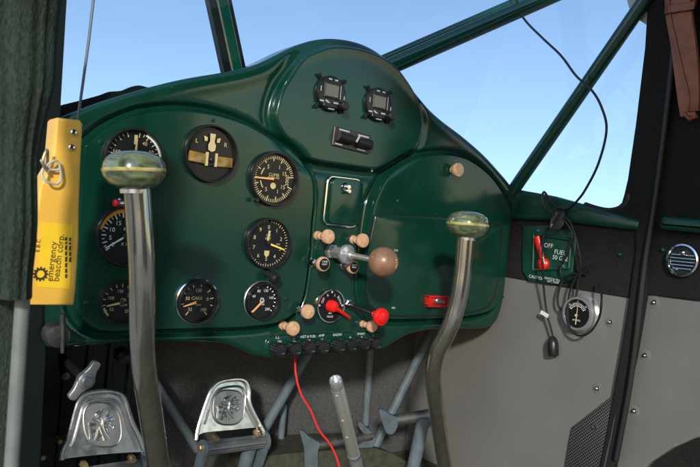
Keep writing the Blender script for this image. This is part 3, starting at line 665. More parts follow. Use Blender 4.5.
# ------------------------------------------------------------------ emergency locator box, antenna wire, string
YB = -.16
c = ony(54, 305, YB); root = empty('emergency_beacon', c, 'tall yellow emergency beacon case with printed sticker hanging beside the panel', 'emergency beacon')
def cap_prism(pxs, Y, thick, bev=.003):
    m = MB(); m.prism([ony(a, b, Y)+Vector((0, thick, 0)) for a, b in pxs], (0, -thick, 0), bev=bev); return m
loc_mb(cap_prism([(27,305),(33,235),(40,185),(52,164),(56,120),(58,117.5),(80,120),(83,124),(81,164),(79.5,205),(79,240),(76,290),(74.5,302),(73,305.5)], YB, .035), c).build('case', 'yellow', root)
def on_box(px, py, lift=.0005): return ony(px, py, YB-lift)-c
m = MB(); q = [on_box(*p) for p in ((37,287),(42,222),(73,225),(70,289))]; m.add(q, [(0, 1, 2, 3)]); m.build('sticker', 'yellow_lab', root, smooth=False)
m = MB()
def vtext(t, px, py, size):
    o = on_box(px, py, .001); m.text(t, o.x, o.z, size, y=o.y, rot=radians(90-1.5), align='LEFT')
vtext('emergency', 49.5, 281.5, .0098); vtext('beacon corp.', 56, 281.5, .0098)
rw = random.Random(5)
for px, y0, y1 in ((66, 278, 236), (70, 262, 240)):       # two lines too small to read
    yy = y0
    while yy > y1:
        l = rw.uniform(2, 5); a, b = on_box(px, yy, .001), on_box(px+.3, yy-l, .001); m.bar((a.x, a.z), (b.x, b.z), .0022, a.y); yy -= l+1.3
vtext('E B C', 37.5, 252, .006)
o = on_box(40.5, 274, .001)
for k in range(12):
    a = 2*pi*k/12; m.bar((o.x+.0058*cos(a), o.z+.0058*sin(a)), (o.x+.0078*cos(a), o.z+.0078*sin(a)), .0018, o.y)
mm = MB(); mm.arc(.0040, .0062, 0, 360, 0); m.add([(v[0]+o.x, o.y, v[2]+o.z) for v in mm.v], mm.f)
m.build('printing', 'ink', root, smooth=False)
for px, py in ((73, 132.5), (71, 147.5)):
    o = on_box(px, py, 0); m = MB(); m.lathe([(.0042, -.001), (.0042, .001), (.003, .003), (.0015, .0034)], c=o, n=18); m.lathe([(.0012, .0034), (.0012, .0037)], c=o, n=8, mi=1); m.build('rivet', ['chrome', 'black'], root)
pts = spline([ony(45,170,YB-.012), ony(43,160,YB-.014), ony(47,150,YB-.012), ony(47.5,160,YB-.006), ony(46,172,YB-.004)], 6); m = MB(); m.tube(pts, .0016, 8)
loc_mb(m, c).build('brass_clip', 'brass', root)
pts = spline([ony(41,160,YB-.012), ony(46,168,YB-.008), ony(55,170,YB-.006), ony(60,168,YB-.006), ony(57,161,YB-.007), ony(50,163,YB-.010), ony(42,172,YB-.012), ony(46,181,YB-.012), ony(56,184,YB-.008), ony(61,179,YB-.006), ony(60,168,YB-.006)], 8)
m = MB(); m.tube(pts, .0013, 8); o = m.build('string_loop', 'string'); tag(o, 'white string loop tied round the shoulder of the yellow beacon case', 'string')
w0, w1 = ony(98, -40, YB+.012), ony(77.5, 122, YB+.012)
m = MB(); m.tube([w0, w0.lerp(w1, .5)+Vector((.001, 0, 0)), w1], .0016, 8); o = m.build('antenna_wire', 'wire_blue'); tag(o, 'thin dark whip antenna rising from the yellow beacon case to the sky', 'antenna')

# ------------------------------------------------------------------ near door frame at the left, pillar
c = ony(22, 300, -.30)
def fabric_col():
    m = MB(); prof = []
    rows = [(-60, 6, 62), (60, 4, 55), (118, 3, 44), (150, 3, 39), (180, 2, 37), (240, 1, 35), (275, 0, 33), (296, -1, 32)]
    nv = 120; vs = []; rowsN = []
    rr_ = spline([Vector(r) for r in rows], 10)
    for r in rr_:
        a, b = ony(r.y, r.x, -.30), ony(r.z, r.x, -.30); a = a-(b-a)*.5
        cx = (a+b)/2; w = (b-a).length/2
        for k in range(nv):
            t = 2*pi*k/nv; rib = 1+.035*sin(t*7+.004*r.x)+.020*sin(t*17+1)+.05*max(0, 1-abs(((t-4.1+pi) % (2*pi))-pi)/.07)+.05*max(0, 1-abs(((t-5.2+pi) % (2*pi))-pi)/.07)
            vs.append((cx.x+w*cos(t)*rib, cx.y+.030*sin(t)*rib+.004*sin(r.x*.05), cx.z))
    n = len(rr_); fs = [(i*nv+k, i*nv+(k+1) % nv, (i+1)*nv+(k+1) % nv, (i+1)*nv+k) for i in range(n-1) for k in range(nv)]+[tuple(range(nv)), tuple(range((n-1)*nv, n*nv))]
    m.add(vs, fs); return m
root = empty('door_frame_post', c, 'near door frame post wrapped in ribbed dark green cloth at the left edge', 'door post')
loc_mb(fabric_col(), c).build('cloth_wrap', 'fabric', root, ang=60)
m = MB(); m.tube([ony(23.5, 285, -.30), ony(20, 340, -.30), ony(16, 400, -.30), ony(8, 520, -.30)], .0062, 18); loc_mb(m, c).build('sleeve', 'sleeve', root)
m = MB(); m.prism([ony(-40,284,-.27), ony(27,284,-.27), ony(22,350,-.27), ony(18,400,-.27), ony(12,500,-.27), ony(-40,500,-.27)], (0, .02, 0)); loc_mb(m, c).build('cloth_skirt', 'fabric', root, smooth=False)
m = MB(); m.prism([ony(42,-40,-.02), ony(69,-40,-.02), ony(60,116,-.02), ony(52,180,-.02), ony(36,180,-.02)], (0, .05, 0), bev=0); m.prism([ony(20,180,-.0),ony(45,170,-.0),ony(45,360,-.0),ony(36,540,-.0),ony(10,540,-.0)], (0, .04, 0))
o = m.build('windscreen_pillar', 'pillar', smooth=False); tag(o, 'blackish windscreen pillar standing behind the cloth wrapped door post', 'pillar')
# cowl edge seen beyond the panel on the left
m = MB(); top = spline([ony(40,112,.10), ony(60,105.5,.10), ony(80,100.5,.10), ony(100,95,.10), ony(108,92,.10), ony(112,91.5,.10), ony(122,90.5,.10), ony(132,86.5,.10), ony(140,85.5,.10), ony(150,87.5,.10), ony(165,86,.10)], 5)
bot = [Vector((p.x, p.y, p.z-.10)) for p in top]
m.prism(top+bot[::-1], (0, .012, 0)); o = m.build('glare_shield', 'pillar', smooth=False); tag(o, 'black scalloped glare shield edge showing above the left of the panel rim', 'glare shield')

# ------------------------------------------------------------------ tubes framing the windscreen
p0, p1 = ony(350, 84, .12), ony(620, -34, -.12)
m = MB(); m.tube([p0, p1], .0165, 28); q = Vector((0, .035, .014)); m.tube([p0+q, p1+q], .010, 20)
o = m.build('windscreen_brace', 'green_tube'); tag(o, 'thick glossy green brace tube rising to the right from behind the dome', 'brace tube')
XW = ony(513, 230, 0).x + .012
p0, p1 = onx(508, 198, XW-.02), onx(652, -10, XW-.02)
m = MB(); m.tube([p0, p1], .0135, 28); o = m.build('window_post', 'green_tube'); tag(o, 'slim dark green post slanting between windscreen and far side window', 'window post')
a0, a1 = ony(215, -20, .16), ony(238.5, 90, .16)
d = (a1-a0).normalized(); sd_ = Vector((0, 1, 0)).cross(d).normalized()
root = empty('windscreen_post', a1, 'upright green windscreen post with black rubber edges and a pale line, left of the dome', 'windscreen post')
def strip(o0, o1, y0, y1, mt, nm):
    m = MB(); vs = []
    for p in (a0, a1):
        for o_, y_ in ((o0, y0), (o1, y0), (o1, y1), (o0, y1)): vs.append(p+sd_*o_+Vector((0, y_, 0)))
    m.add(vs, [(0, 1, 5, 4), (1, 2, 6, 5), (2, 3, 7, 6), (3, 0, 4, 7), (0, 3, 2, 1), (4, 5, 6, 7)]); loc_mb(m, a1).build(nm, mt, root, smooth=False)
k = mpp(a1)
if sd_.x < 0: sd_ = -sd_
strip(-12*k, -4*k, -.003, .012, 'pillar', 'rubber_edge'); strip(-4*k, -3.1*k, -.006, .012, 'sleeve', 'pale_line'); strip(-3.1*k, 6*k, -.009, .012, 'green_tube', 'metal_strip'); strip(6*k, 7.6*k, -.006, .012, 'bluegrey', 'bead'); strip(7.6*k, 12.5*k, -.003, .012, 'pillar', 'rubber_edge')

# ------------------------------------------------------------------ far side wall of the cabin
def W(px, py, off=0.0): return onx(px, py, XW-off)
YFW = .27
ZF = ony(300, 468, YFW).z
def wall_prism(pxs, off0, off1, bev=0):
    m = MB(); m.prism([W(a, b, off0) for a, b in pxs], (-(off1-off0), 0, 0), bev=bev); return m
c = W(560, 300); root = empty('cabin_side_wall', c, 'far cabin side wall, green window sill over charcoal carpet over grey vinyl', 'cabin wall')
# grey vinyl skin from the firewall to the door, drawn from its true corners
e0 = W(636, 296); e1 = W(612, 470); fw = Vector((XW, YFW+.02, 0))
m = MB(); zt = W(560, 270).z
tl = W(430, 265.5); 
m.prism([Vector((XW, YFW+.02, W(505, 275).z+.02)), W(505, 275), W(570, 286.5), W(637, 297.5), W(628, 345), W(619, 392), W(606, 466), W(590, 560), Vector((XW, YFW+.02, ZF-.12))], (-.006, 0, 0), bev=.002)
loc_mb(m, c).build('vinyl_panel', 'vinyl', root)
m = wall_prism([(470,190),(517,214),(560,219),(600,225),(645,231),(641,262),(636.5,299),(570,288),(505,276.5),(470,270)], .001, .009, bev=.002); loc_mb(m, c).build('carpet_trim', 'carpet', root)
m = wall_prism([(480,183),(518,189.5),(557,196.5),(597,207.5),(612,211.5),(646,221),(644,231.8),(600,226.5),(560,221.5),(515,220),(480,214)], .0, .022, bev=.008); loc_mb(m, c).build('window_sill', 'green_wall', root)
# rolled lip along the sill and rounded window corner
m = MB(); m.tube(spline([W(585,205,.012), W(597,209,.012), W(609,211,.012), W(620,208.5,.012), W(627,202.5,.012), W(629.5,194,.012)], 6), .006, 12); loc_mb(m, c).build('window_seal', 'rubber', root)
def snaps(lst, rt, cc, fn, mt='chrome', nm='snap', r=.0042):
    for px, py in lst:
        p = fn(px, py); m = MB()
        if mt == 'chrome': m.lathe([(r*2.8, -.0006), (r*2.3, .0001), (r*1.8, .0005), (r*1.4, .0005), (r*1.1, -.0002)], axis=(-1, 0, 0), c=p-cc, n=28, close=False, mi=1)
        m.lathe([(r*1.25, 0), (r*1.2, .001), (r, .002), (r*.75, .0038), (r*.3, .0048), (1e-5, .005)], axis=(-1, 0, 0), c=p-cc, n=20, close=False); m.build(nm, [mt, 'vinyl'], rt, ang=60)
snaps([(610,322),(597,388.5)], root, c, lambda a, b: W(a, b, .0062)); snaps([(620,254.5)], root, c, lambda a, b: W(a, b, .009), 'green_wall', 'screw', .0036)
# perforated kick plate with a bright edge
c2 = W(600, 440); root = empty('kick_plate', c2, 'triangular perforated metal kick plate with a bright edge beside the door strip', 'kick plate')
m = wall_prism([(621.5,390),(573.5,427),(570,444),(566,470),(604,470),(610,443),(616,415)], .007, .012, bev=.001); loc_mb(m, c2).build('perforated_sheet', 'perf', root)
m = MB(); m.tube([W(621.5,390,.013), W(610,443,.014), W(603,476,.014)], .0026, 10); loc_mb(m, c2).build('edge_trim', 'chrome', root)
p = W(594, 427, .012); m = MB(); m.lathe([(.006, 0), (.005, .002), (.003, .0045), (1e-5, .005)], axis=(-1, 0, 0), c=p-c2, n=18, close=False); m.build('snap', 'chrome', root)
# door post strip
c3 = W(628, 400); root = empty('door_jamb', c3, 'charcoal jamb strip running down between the side wall and the far door', 'door jamb')
m = wall_prism([(655,-30),(694,-30),(672,115),(660,190),(651,247),(650,294),(640,353),(634,380),(623,440),(615,490),(600,490),(612,430),(619,390),(628,340),(634.5,297),(641,250),(641,227),(611,213),(620,209.5),(627,203.5),(629.5,195),(633,180),(641,125),(650,50)], -.004, .016, bev=.004); loc_mb(m, c3).build('carpet_strip', 'carpet', root)
m = MB(); m.tube(spline([W(681,-20,.020), W(668,100,.020), W(655,200,.020), W(645,262,.020), W(637,330,.020), W(629,390,.020), W(616,460,.020)], 6), .005, 10); loc_mb(m, c3).build('rubber_seal', 'rubber', root)
# far door
c4 = W(680, 440, -.01); root = empty('cabin_door', c4, 'far cabin door with charcoal upper trim, green rail and grey vinyl lower half', 'door')
m = wall_prism([(690,-40),(790,-60),(790,310),(700,300.5),(648,294),(652,245),(664,180),(676,110)], -.016, .004, bev=.003); loc_mb(m, c4).build('upper_trim', 'carpet', root)
m = wall_prism([(648,294.5),(700,301),(790,312),(790,420),(700,437),(677,447),(655,461),(640,480),(610,500),(622,445),(634,382),(641,350)], -.016, .000, bev=.003); loc_mb(m, c4).build('vinyl_panel', 'vinyl', root)
m = wall_prism([(612,500),(640,478),(655,461),(677,447),(700,437),(790,420),(790,520),(610,540)], -.03, -.012); loc_mb(m, c4).build('door_edge', 'carpet', root)
m = wall_prism([(668,217.5),(671,216),(730,223),(790,230),(790,242),(730,236),(667,230.5),(664.5,226)], .004, .030, bev=.010); loc_mb(m, c4).build('arm_rail', 'green_wall', root)
snaps([(654,302.5),(645,355.5),(634,411)], root, c4, lambda a, b: W(a, b, .0002)); snaps([(663,250)], root, c4, lambda a, b: W(a, b, .004), 'green_wall', 'screw', .004)
cc = W(684.5, 260.5, .004); R = 17.0*mpp(cc)
root = empty('ventilator', cc, 'round chrome ventilator with ribs set in the far door trim', 'ventilator', rotz=-pi/2)
m = MB(); m.lathe([(R, -.001), (R, .006), (R*.96, .010), (R*.86, .011), (R*.80, .008), (R*.78, .003)], n=48, close=False); m.build('rim', 'chrome', root)
m = MB(); m.lathe([(R*.80, .001), (R*.80, .004)], n=40); m.build('back_disc', 'black', root)
for i in range(5):
    z = R*(.30-.2*i); w = sqrt(max(.01, .74**2-(z/R)**2))*R
    m = MB(); m.tube([(-w, -.006, z), (w, -.006, z)], R*.065, 10); m.build('rib', 'chrome', root)
m = MB(); m.lathe([(R*.16, .004), (R*.16, .012), (R*.08, .014)], c=(0, 0, R*.45), n=20); m.build('centre_knob', 'chrome', root)
# leather pull strap at top right
cs = W(684, 60, .02)
root = empty('leather_strap', cs, 'brown leather pull strap looped on the upper jamb at the right edge', 'strap')
def strap_ribbon(cl, w, off):   # centre line px, width px
    pts = [Vector((a, b, w_)) for a, b, w_ in cl]; sp = spline(pts, 8); L_, R_ = [], []
    for p in sp: L_.append((p.x-p.z, p.y)); R_.append((p.x+p.z, p.y-1))
    m = MB(); n = len(sp); vs = []
    for i, p in enumerate(sp):
        o_ = off[0]+(off[1]-off[0])*i/(n-1)
        a, b = W(*L_[i], o_), W(*R_[i], o_); t = Vector((-.0035, 0, 0))
        vs += [a, b, b+t, a+t]
    fs = [(4*i+k, 4*i+(k+1) % 4, 4*i+4+(k+1) % 4, 4*i+4+k) for i in range(n-1) for k in range(4)]+[(3, 2, 1, 0), (4*n-4, 4*n-3, 4*n-2, 4*n-1)]
    m.add(vs, fs); return m, L_, R_, off, n
m, L_, R_, off, n = strap_ribbon([(679,-30,11),(681,10,12),(686,40,11),(691,70,9),(694.5,95,6.5),(693.5,112,6.5)], 0, (.055, .034)); loc_mb(m, cs).build('front_band', 'leather', root)
for side, s_ in ((L_, 1), (R_, -1)):
    m = MB(); m.tube([W(a+s_*1.6, b, off[0]+(off[1]-off[0])*i/(n-1)+.0036) for i, (a, b) in enumerate(side)], .0007, 6); loc_mb(m, cs).build('stitching', 'leather_s', root)
m, L_, R_, off, n = strap_ribbon([(668,-30,4),(671,15,4.5),(676,45,4.5),(681,80,5),(685.5,103,6.5),(689.5,117,8)], 0, (.026, .031)); loc_mb(m, cs).build('rear_band', 'leather', root)
m = MB(); m.tube([W(684,113,.033), W(690,119.5,.035), W(697,116,.037)], .0035, 10); loc_mb(m, cs).build('loop_fold', 'leather', root)
m = MB(); m.prism([W(664,14,.030), W(668,13,.060), W(694,9,.062), W(697,4,.030), W(694,-4,.030), W(664,2,.030)], (0, 0, .012)); loc_mb(m, cs).build('keeper', 'leather', root)

# ------------------------------------------------------------------ fuel cock plate, ammeter, cords
c = W(546, 255, .009); root = empty('fuel_valve', c, 'green fuel selector plate with red handle, lettered OFF and FUEL 50 GAL', 'fuel selector', rotz=-pi/2)
def toL(p, cc): d = p-cc; return Vector((-d.y, d.x, d.z))
def wl(px, py, off): return toL(W(px, py, off), c)
def lw(m): return m
m = MB(); q = [wl(*p, .009) for p in ((525,226),(550,225),(577,232.5),(577.5,245),(574,270),(573,281),(555,284.5),(530,281),(524,271),(523.5,250))]; m.prism(q, (0, -.006, 0), bev=.002); m.build('plate', 'green_wall', root)
m = MB()
for a, b in (((534,234),(571,240)), ((571,240),(569,268)), ((569,268),(533,270)), ((533,270),(534,234))): m.tube([wl(*a, .0155), wl(*b, .0155)], .0035, 10)
m.build('raised_border', 'green_wall', root)
m = MB(); p = wl(544, 264, .015); rr2 = 6.2*mpp(c); m.lathe([(rr2, 0), (rr2, .006), (rr2*.7, .010), (rr2*.4, .012)], c=p, n=24)
a, b = wl(543.5, 264, .024), wl(536.5, 237, .026); m.tube([a, a.lerp(b, .5), b], [.0050, .0062, .0075], 12, flat=.6); m.build('handle', 'red', root)
m = MB(); m.lathe([(.0028, 0), (.0028, .002)], c=wl(542.5, 263, .0275), n=12); m.build('pivot', 'alu', root)
m = MB()
for t, px, py, sz in (('OFF', 548.5, 245.8, .0125), ('FUEL', 560, 252.6, .0125), ('50 GAL', 560.5, 258.4, .0120), ('CAUTION', 536.5, 277.6, .0085), ('SWITCH TO', 552, 279.4, .0065), ('LEFT TANK', 553, 282.0, .0055)):
    p = wl(px, py, .0156); m = MB(); m.text(t, p.x, p.z, sz, y=p.y, rot=-.05); m.build('lettering', 'white', root)
for px, py in ((538,230.5),(538,270.5),(573,238)):
    p = wl(px, py, .015); m = MB(); m.lathe([(.0032, 0), (.0026, .0015), (1e-5, .002)], c=p, n=14, close=False); m.build('screw', 'alu_dull', root)
m = MB(); m.lathe([(.004, 0), (.004, .006), (.0025, .008)], c=wl(562.5, 266, .0155), n=14); m.build('sight_knob', 'chrome', root)
# ammeter
c = W(583, 313.5, .0065); root = empty('ammeter', c, 'round chrome cased ammeter on the grey vinyl side wall', 'ammeter', rotz=-pi/2); R = 17.6*mpp(c)
m = MB(); m.lathe([(R*1.12, 0), (R*1.10, .004), (R*.98, .008), (R*.96, .019), (R*.91, .022), (R*.82, .022), (R*.80, .019)], n=48, close=False); m.build('case', 'bright_case', root)
m = MB(); m.disc(R*.84, -.0195, 40); m.build('dial', 'dial', root, smooth=False)
m = MB(); y = -.0199; ticks(m, y, R*.50, R*.62, -60, 60, 12, R*.035, major=3, r0m=R*.44); nums(m, y, R*.68, [('30', -50), ('0', 0), ('30', 50)], R*.17); m.text('AMPERES', 0, -R*.38, R*.13, y=y); m.arc(R*.42, R*.45, -64, 64, y)
m.build('dial_markings', 'white', root, smooth=False)
m = MB(); m.bar((0, -R*.62), (R*.03, R*.52), R*.07, y-.001, 0, R*.03); m.lathe([(R*.08, 0), (R*.08, .0015)], c=(0, y-.001, -R*.10), n=14); m.build('needle', 'cream', root)
# cords
def cord(path, r, name, label, off=.02, cat='cord', mt='cord', n=8, parts=None):
    pts = [W(p[0], p[1], p[2] if len(p) > 2 else off) for p in path]; m = MB(); m.tube(spline(pts, 8), r, n); return m
hs = [(512,-30,.12),(517.7,6,.10),(525.7,21,.09),(543,38.6,.08),(561,55.7,.075),(576,75.7,.07),(591.4,90,.07),(601.4,107,.07),(606.5,130,.063),(598.6,163,.055),(586,188.6,.05),(577,201,.045),(568.6,208.6,.04),(560,208.5,.038),(554,205.7,.036),(548,197,.036),(544,192,.036),(542,198,.036),(545,208,.036),(552,214,.036),(558,217,.036)]
m = cord(hs, .0023, '', ''); o = m.build('hanging_cord', 'cord'); tag(o, 'long black cord hanging in a curve across the far side window', 'cord')
m = MB(); rng = random.Random(2)
kc = W(558, 219, .036)
for k in range(5):
    a = k*.6; m.ring([kc+Vector((.006*sin(t*.7+a), .011*cos(t+a), .020*sin(t+.5*a))) for t in [2*pi*i/16 for i in range(16)]], .0024, 8)
cp = cord([(557,219,.036),(550,226,.036),(544,236,.034),(542,250,.045),(542.5,264,.046),(544,291,.030),(547,314,.024),(550.5,327,.022),(553,337,.020)], .0020, '', '')
m.add(cp.v, cp.f)
root = empty('plug_cord', W(553, 340, .02), 'knotted black cord ending in a black plug with a white tag', 'cord'); o_ = root.location.copy(); loc_mb(m, o_).build('cord', 'cord', root)
m = MB(); a, b = W(552.6,336,.020), W(553.4,356,.020); d = (b-a); m.lathe([(.003, 0), (.005, .002), (.0085, d.length*.2), (.0105, d.length*.38), (.0105, d.length*.93), (.009, d.length)], axis=d, c=a, n=20); loc_mb(m, o_).build('plug', 'black', root)
m = MB(); pc = W(544.5, 314, .0265); Mx = Matrix.Rotation(radians(18), 3, 'X'); m.box(pc, (.0015, .019, .0075), M=Mx); loc_mb(m, o_).build('tag', 'white', root)
m = MB()
for path in ([(562,218,.036),(568.6,226,.034),(573,236,.032),(570,246,.030),(563,262,.028),(560.5,268,.026),(563,276,.026),(573,277,.028),(583,272,.030),(593,261,.032)],
             [(563,217,.036),(570,222,.036),(575,235,.036),(579,250,.034),(581,266,.030),(578,285,.024),(575,299,.022),(567,311,.022),(559.5,308,.022),(557.5,298,.022),(561,284,.022),(567,276,.022),(578,273,.022),(589,272,.024)],
             [(583,266,.030),(576,277,.028),(570,291,.026),(567.5,312,.026),(569,326,.030),(575,334,.030),(583,335.5,.032),(592,330,.034),(599,318,.036),(601.5,303,.046),(601,290,.034),(598,283,.024)]):
    q = cord(path, .0021, '', ''); m.add(q.v, q.f)
o = m.build('coiled_cord', 'cord'); tag(o, 'black cord coiled in loose loops over the ammeter', 'cord')

# ------------------------------------------------------------------ fairing at the top of the far window, roof
m = MB(); pr = [W(622,-30,.01), W(628,4,.01), W(633,14,.01), W(642,22,.01), W(652,27.5,.01), W(662,29,.01), W(690,-40,.01)]
m.prism(spline(pr, 6), (.07, 0, 0)); o = m.build('wing_root_fairing', 'grey_wash'); tag(o, 'pale grey curved wing root fairing at the top of the far window', 'fairing')
ZR = W(650, -40).z+.03
m = MB(); m.box(((XW+.16)/2+.05, -1.05, ZR+.03), (XW-.10, 1.5, .04), bev=.01); o = m.build('cabin_roof', 'headliner'); tag(o, 'cloth covered cabin roof above the seats', 'roof')

m = MB(); m.box(((XW+.12)/2, -1.80, (ZR+ZF)/2), (XW-.06, .04, ZR-ZF)); o = m.build('unseen_bulkhead', 'headliner', smooth=False); tag(o, 'cloth covered bulkhead added out of view to darken the reflections', 'bulkhead')  # unseen wall added behind the camera so metal and enamel reflect a dark cabin
# ------------------------------------------------------------------ glazing
Gz = .45
A = [Vector((.20, .22, CAM.z+.02)), Vector((XW+.02, .22, CAM.z+.02)), Vector((XW+.02, -.22, ZR+.02)), Vector((.20, -.22, ZR+.02))]
m = MB(); A = [Vector((.24, .30, CAM.z-.02)), Vector((XW+.01, .30, CAM.z-.02)), Vector((XW+.01, .02, ZR+.05)), Vector((.24, .02, ZR+.05))]
m.prism(A, (0, .003, .002)); o = m.build('windscreen', 'glass', smooth=False); tag(o, 'clear sloping windscreen pane in front of the panel', 'windscreen')
m = MB(); m.prism([Vector((XW+.012, .30, CAM.z-.02)), Vector((XW+.012, .02, ZR+.05)), W(665,-30,-.012), W(645,215,-.012), W(600,214,-.012), W(500,196,-.012)], (.003, 0, 0)); o = m.build('side_window', 'glass', smooth=False); tag(o, 'clear far side window pane above the green sill', 'window')

# ------------------------------------------------------------------ below the panel
m = MB(); zt_ = CAM.z-.03; m.box(((XW+.19)/2, YFW+.02, (zt_+ZF-.1)/2), (XW-.19, .04, zt_-ZF+.1)); o = m.build('firewall', 'carpet_g', smooth=False); f_ = MB(); f_.box(((XW+.24)/2, (YFW+.06)/2+.02, zt_+.006), (XW-.26, YFW-.02, .008)); o2 = f_.build('light_block_deck', 'pillar', smooth=False); tag(o2, 'blackish unseen deck added behind the panel to keep skylight off the foot well', 'deck'); tag(o, 'grey carpeted firewall behind the rudder pedals', 'firewall')  # the hidden deck is added to block skylight leaking in over the firewall
m = MB(); m.box(((XW+.2)/2, -.35, ZF-.02), (XW-.05, 1.68, .04)); o = m.build('floor', 'olive', smooth=False); tag(o, kind='structure')
m = MB(); m.prism([ony(*p, .15) for p in ((255,480),(264,456),(300,452.5),(345,449.5),(374,448),(392,453),(409,463),(416,480))], (0, .11, 0)); o = m.build('floor_hump', 'olive', ang=50); tag(o, 'low olive drab hump on the floor under the bar pedals', 'floor hump')
# dark side lining at the left foot well
m = MB(); m.box((.215, .13, ZF+.36), (.02, .20, .70))
xk = ony(152, 400, .20).x; m.box(((.2+xk)/2, .215, ZF+.32), (xk-.2, .02, .70))
for i in range(6): m.box((.25+.035*i, .203, ZF+.32), (.010, .006, .68), bev=.002)
o = m.build('side_lining', 'pillar', smooth=False); tag(o, 'black ribbed lining of the near foot well below the panel', 'lining')
# rudder pedals with cast emblem
def pedal(outline, oval, Y, bar0, bar1, label, leg=True, tilt=.25):
    base = ony(*bar0, Y); root = empty('rudder_pedal', base, label, 'rudder pedal', 'rudder pedals')
    def q(px, py, lift=0):
        p = ony(px, py, Y); return Vector((p.x, Y+(p.z-base.z)*tilt-lift, p.z))
    ol = spline([q(*p) for p in outline], 5, True); m = MB(); m.prism(ol, (0, .006, 0)); 
    pl = loc_mb(m, base).build('pedal_plate', 'alu', root)
    m = MB(); top = outline[:-2]; m.tube(spline([q(*p, .002) for p in top], 5), .0040, 10); s_ = mpp(base)
    for f in (.80,):   # inner rib following the sides
        cx = sum(p[0] for p in outline)/len(outline); cy = sum(p[1] for p in outline)/len(outline)
        ins = [(cx+(a-cx)*f, cy+(b-cy)*f+1.0) for a, b in top[1:-1]]; m.tube(spline([q(*p, .0012) for p in ins], 5), .0022, 8)
    loc_mb(m, base).build('rim', 'alu', pl)
    ox, oy, rx, ry, sk = oval
    def ev(a, b): return q(ox+rx*a+sk*b, oy-ry*b, .0016)
    m = MB(); m.ring([ev((abs(cos(t))**.75)*(1 if cos(t) > 0 else -1), (abs(sin(t))**.75)*(1 if sin(t) > 0 else -1)) for t in [2*pi*k/40 for k in range(40)]], .0014, 8)
    fl = MB(); fo = [ev((abs(cos(t))**.75)*(1 if cos(t) > 0 else -1), (abs(sin(t))**.75)*(1 if sin(t) > 0 else -1))+Vector((0, .0008, 0)) for t in [2*pi*k/40 for k in range(40)]]; fl.add(fo, [tuple(range(40))]); loc_mb(fl, base).build('emblem_field', 'satin', pl, smooth=False)
    strokes = [[(-.60, .30), (-.35, .34), (-.15, .48), (0, .62), (.12, .80)], [(-.35, .34), (-.30, .52), (-.05, .72)], [(-.15, .48), (.0, .40), (.05, .2), (.0, -.1), (.12, -.4), (.35, -.72)], [(.05, .2), (.25, .02), (.45, -.05), (.62, -.22)], [(.1, .30), (.3, .48), (.5, .72)], [(.1, .26), (.4, .38), (.74, .50)], [(.12, .20), (.45, .24), (.80, .26)], [(-.6, .30), (-.45, .22), (-.28, .22), (-.12, .1)], [(.0, -.1), (.2, -.2), (.3, -.45)], [(.62, -.22), (.72, -.02), (.5, .06)]]
    for st in strokes:
        pts = spline([ev(a*.88, b*.88) for a, b in st], 5); N = len(pts); m.tube(pts, [.0026*(1-.6*abs(2*i/(N-1)-1))*(s_*700/1.1) for i in range(N)], 8)
    for ch in ([[(-.72, .02), (-.72, -.62)], [(-.74, .02), (-.42, .02)], [(-.72, -.28), (-.48, -.28)]], [[(-.42, -.70), (-.22, -.06), (-.02, -.70)], [(-.34, -.46), (-.10, -.46)]]):
        for st in ch: m.tube([ev(a, b)+Vector((0, -.0012, 0)) for a, b in st], .0024, 6)
    loc_mb(m, base).build('emblem', 'alu', pl)
    b0, b1 = ony(*bar0, Y), ony(*bar1, Y+.0)
    m = MB(); m.tube([b0, b1], 6.8*s_, 20)
    for k in range(9): m.tube([b0+Vector((0, -6.8*s_*sin(k*pi/8), 6.8*s_*cos(k*pi/8))), b1+Vector((0, -6.8*s_*sin(k*pi/8), 6.8*s_*cos(k*pi/8)))], .0012, 6)
    loc_mb(m, base).build('foot_bar', 'alu_dull', root)
    dx = (b1-b0).normalized()
    for e, sg, big in ((b0, -1, 0), (b1, 1, 1)):
        rz = (10.5 if big else 9)*s_; m = MB(); m.lathe([(rz, 0), (rz, .005)], axis=dx*sg, c=e+dx*sg*.001, n=28)
        m.prism([e+dx*sg*.0015+Vector((0, -rz*.95, 0)), e+dx*sg*.0015+Vector((0, rz*.95, 0)), e+dx*sg*.0015+Vector((0, rz*.6+.03, -.09)), e+dx*sg*.0015+Vector((0, -rz*.6+.03, -.09))], dx*sg*.004)
        m.lathe([(.006, 0), (.006, .004), (.0045, .0055)], axis=dx*sg, c=e+dx*sg*.006+Vector((0, 0, .002)), n=6, mi=1)
        loc_mb(m, base).build('bracket', ['bluegrey', 'brass'], root)
    for t in (.14, .86):
        e = b0.lerp(b1, t)+Vector((0, -.006, 10*s_)); m = MB(); m.lathe([(.0055, -.01), (.0055, .004), (.004, .006)], c=e, n=6); loc_mb(m, base).build('bolt', 'brass', root)
    if leg:
        e = b0.lerp(b1, .85); m = MB(); m.tube([e+Vector((0, .012, -.004)), e+Vector((.005, .07, -.16))], .013, 18); loc_mb(m, base).build('arm', 'bluegrey', root)
    return root
pedal([(62,461),(64,452),(70,441),(80,413),(85,404),(93,398),(109.5,395.8),(122,396.8),(129,401.5),(132.6,413),(136,426),(142.5,441),(146.5,455),(142,453),(105,455.5),(70,459.5)], (105.5,427.5,18.5,21,-1.0), .06, (73,476), (139,466), 'nearest rudder pedal, bright cast plate with FA emblem, lower left corner')
pedal([(196.5,440),(200,428),(208.6,408.5),(216.5,393.5),(226,385.4),(244,382.5),(252,385),(254.4,393),(253.5,404.5),(258,418),(265,434),(261.5,428.5),(232,431),(204.5,434)], (232.5,409.5,15.5,16.5,2.5), .13, (205,448.5), (263,441), 'second rudder pedal with cast emblem over a dark foot bar, centre bottom')
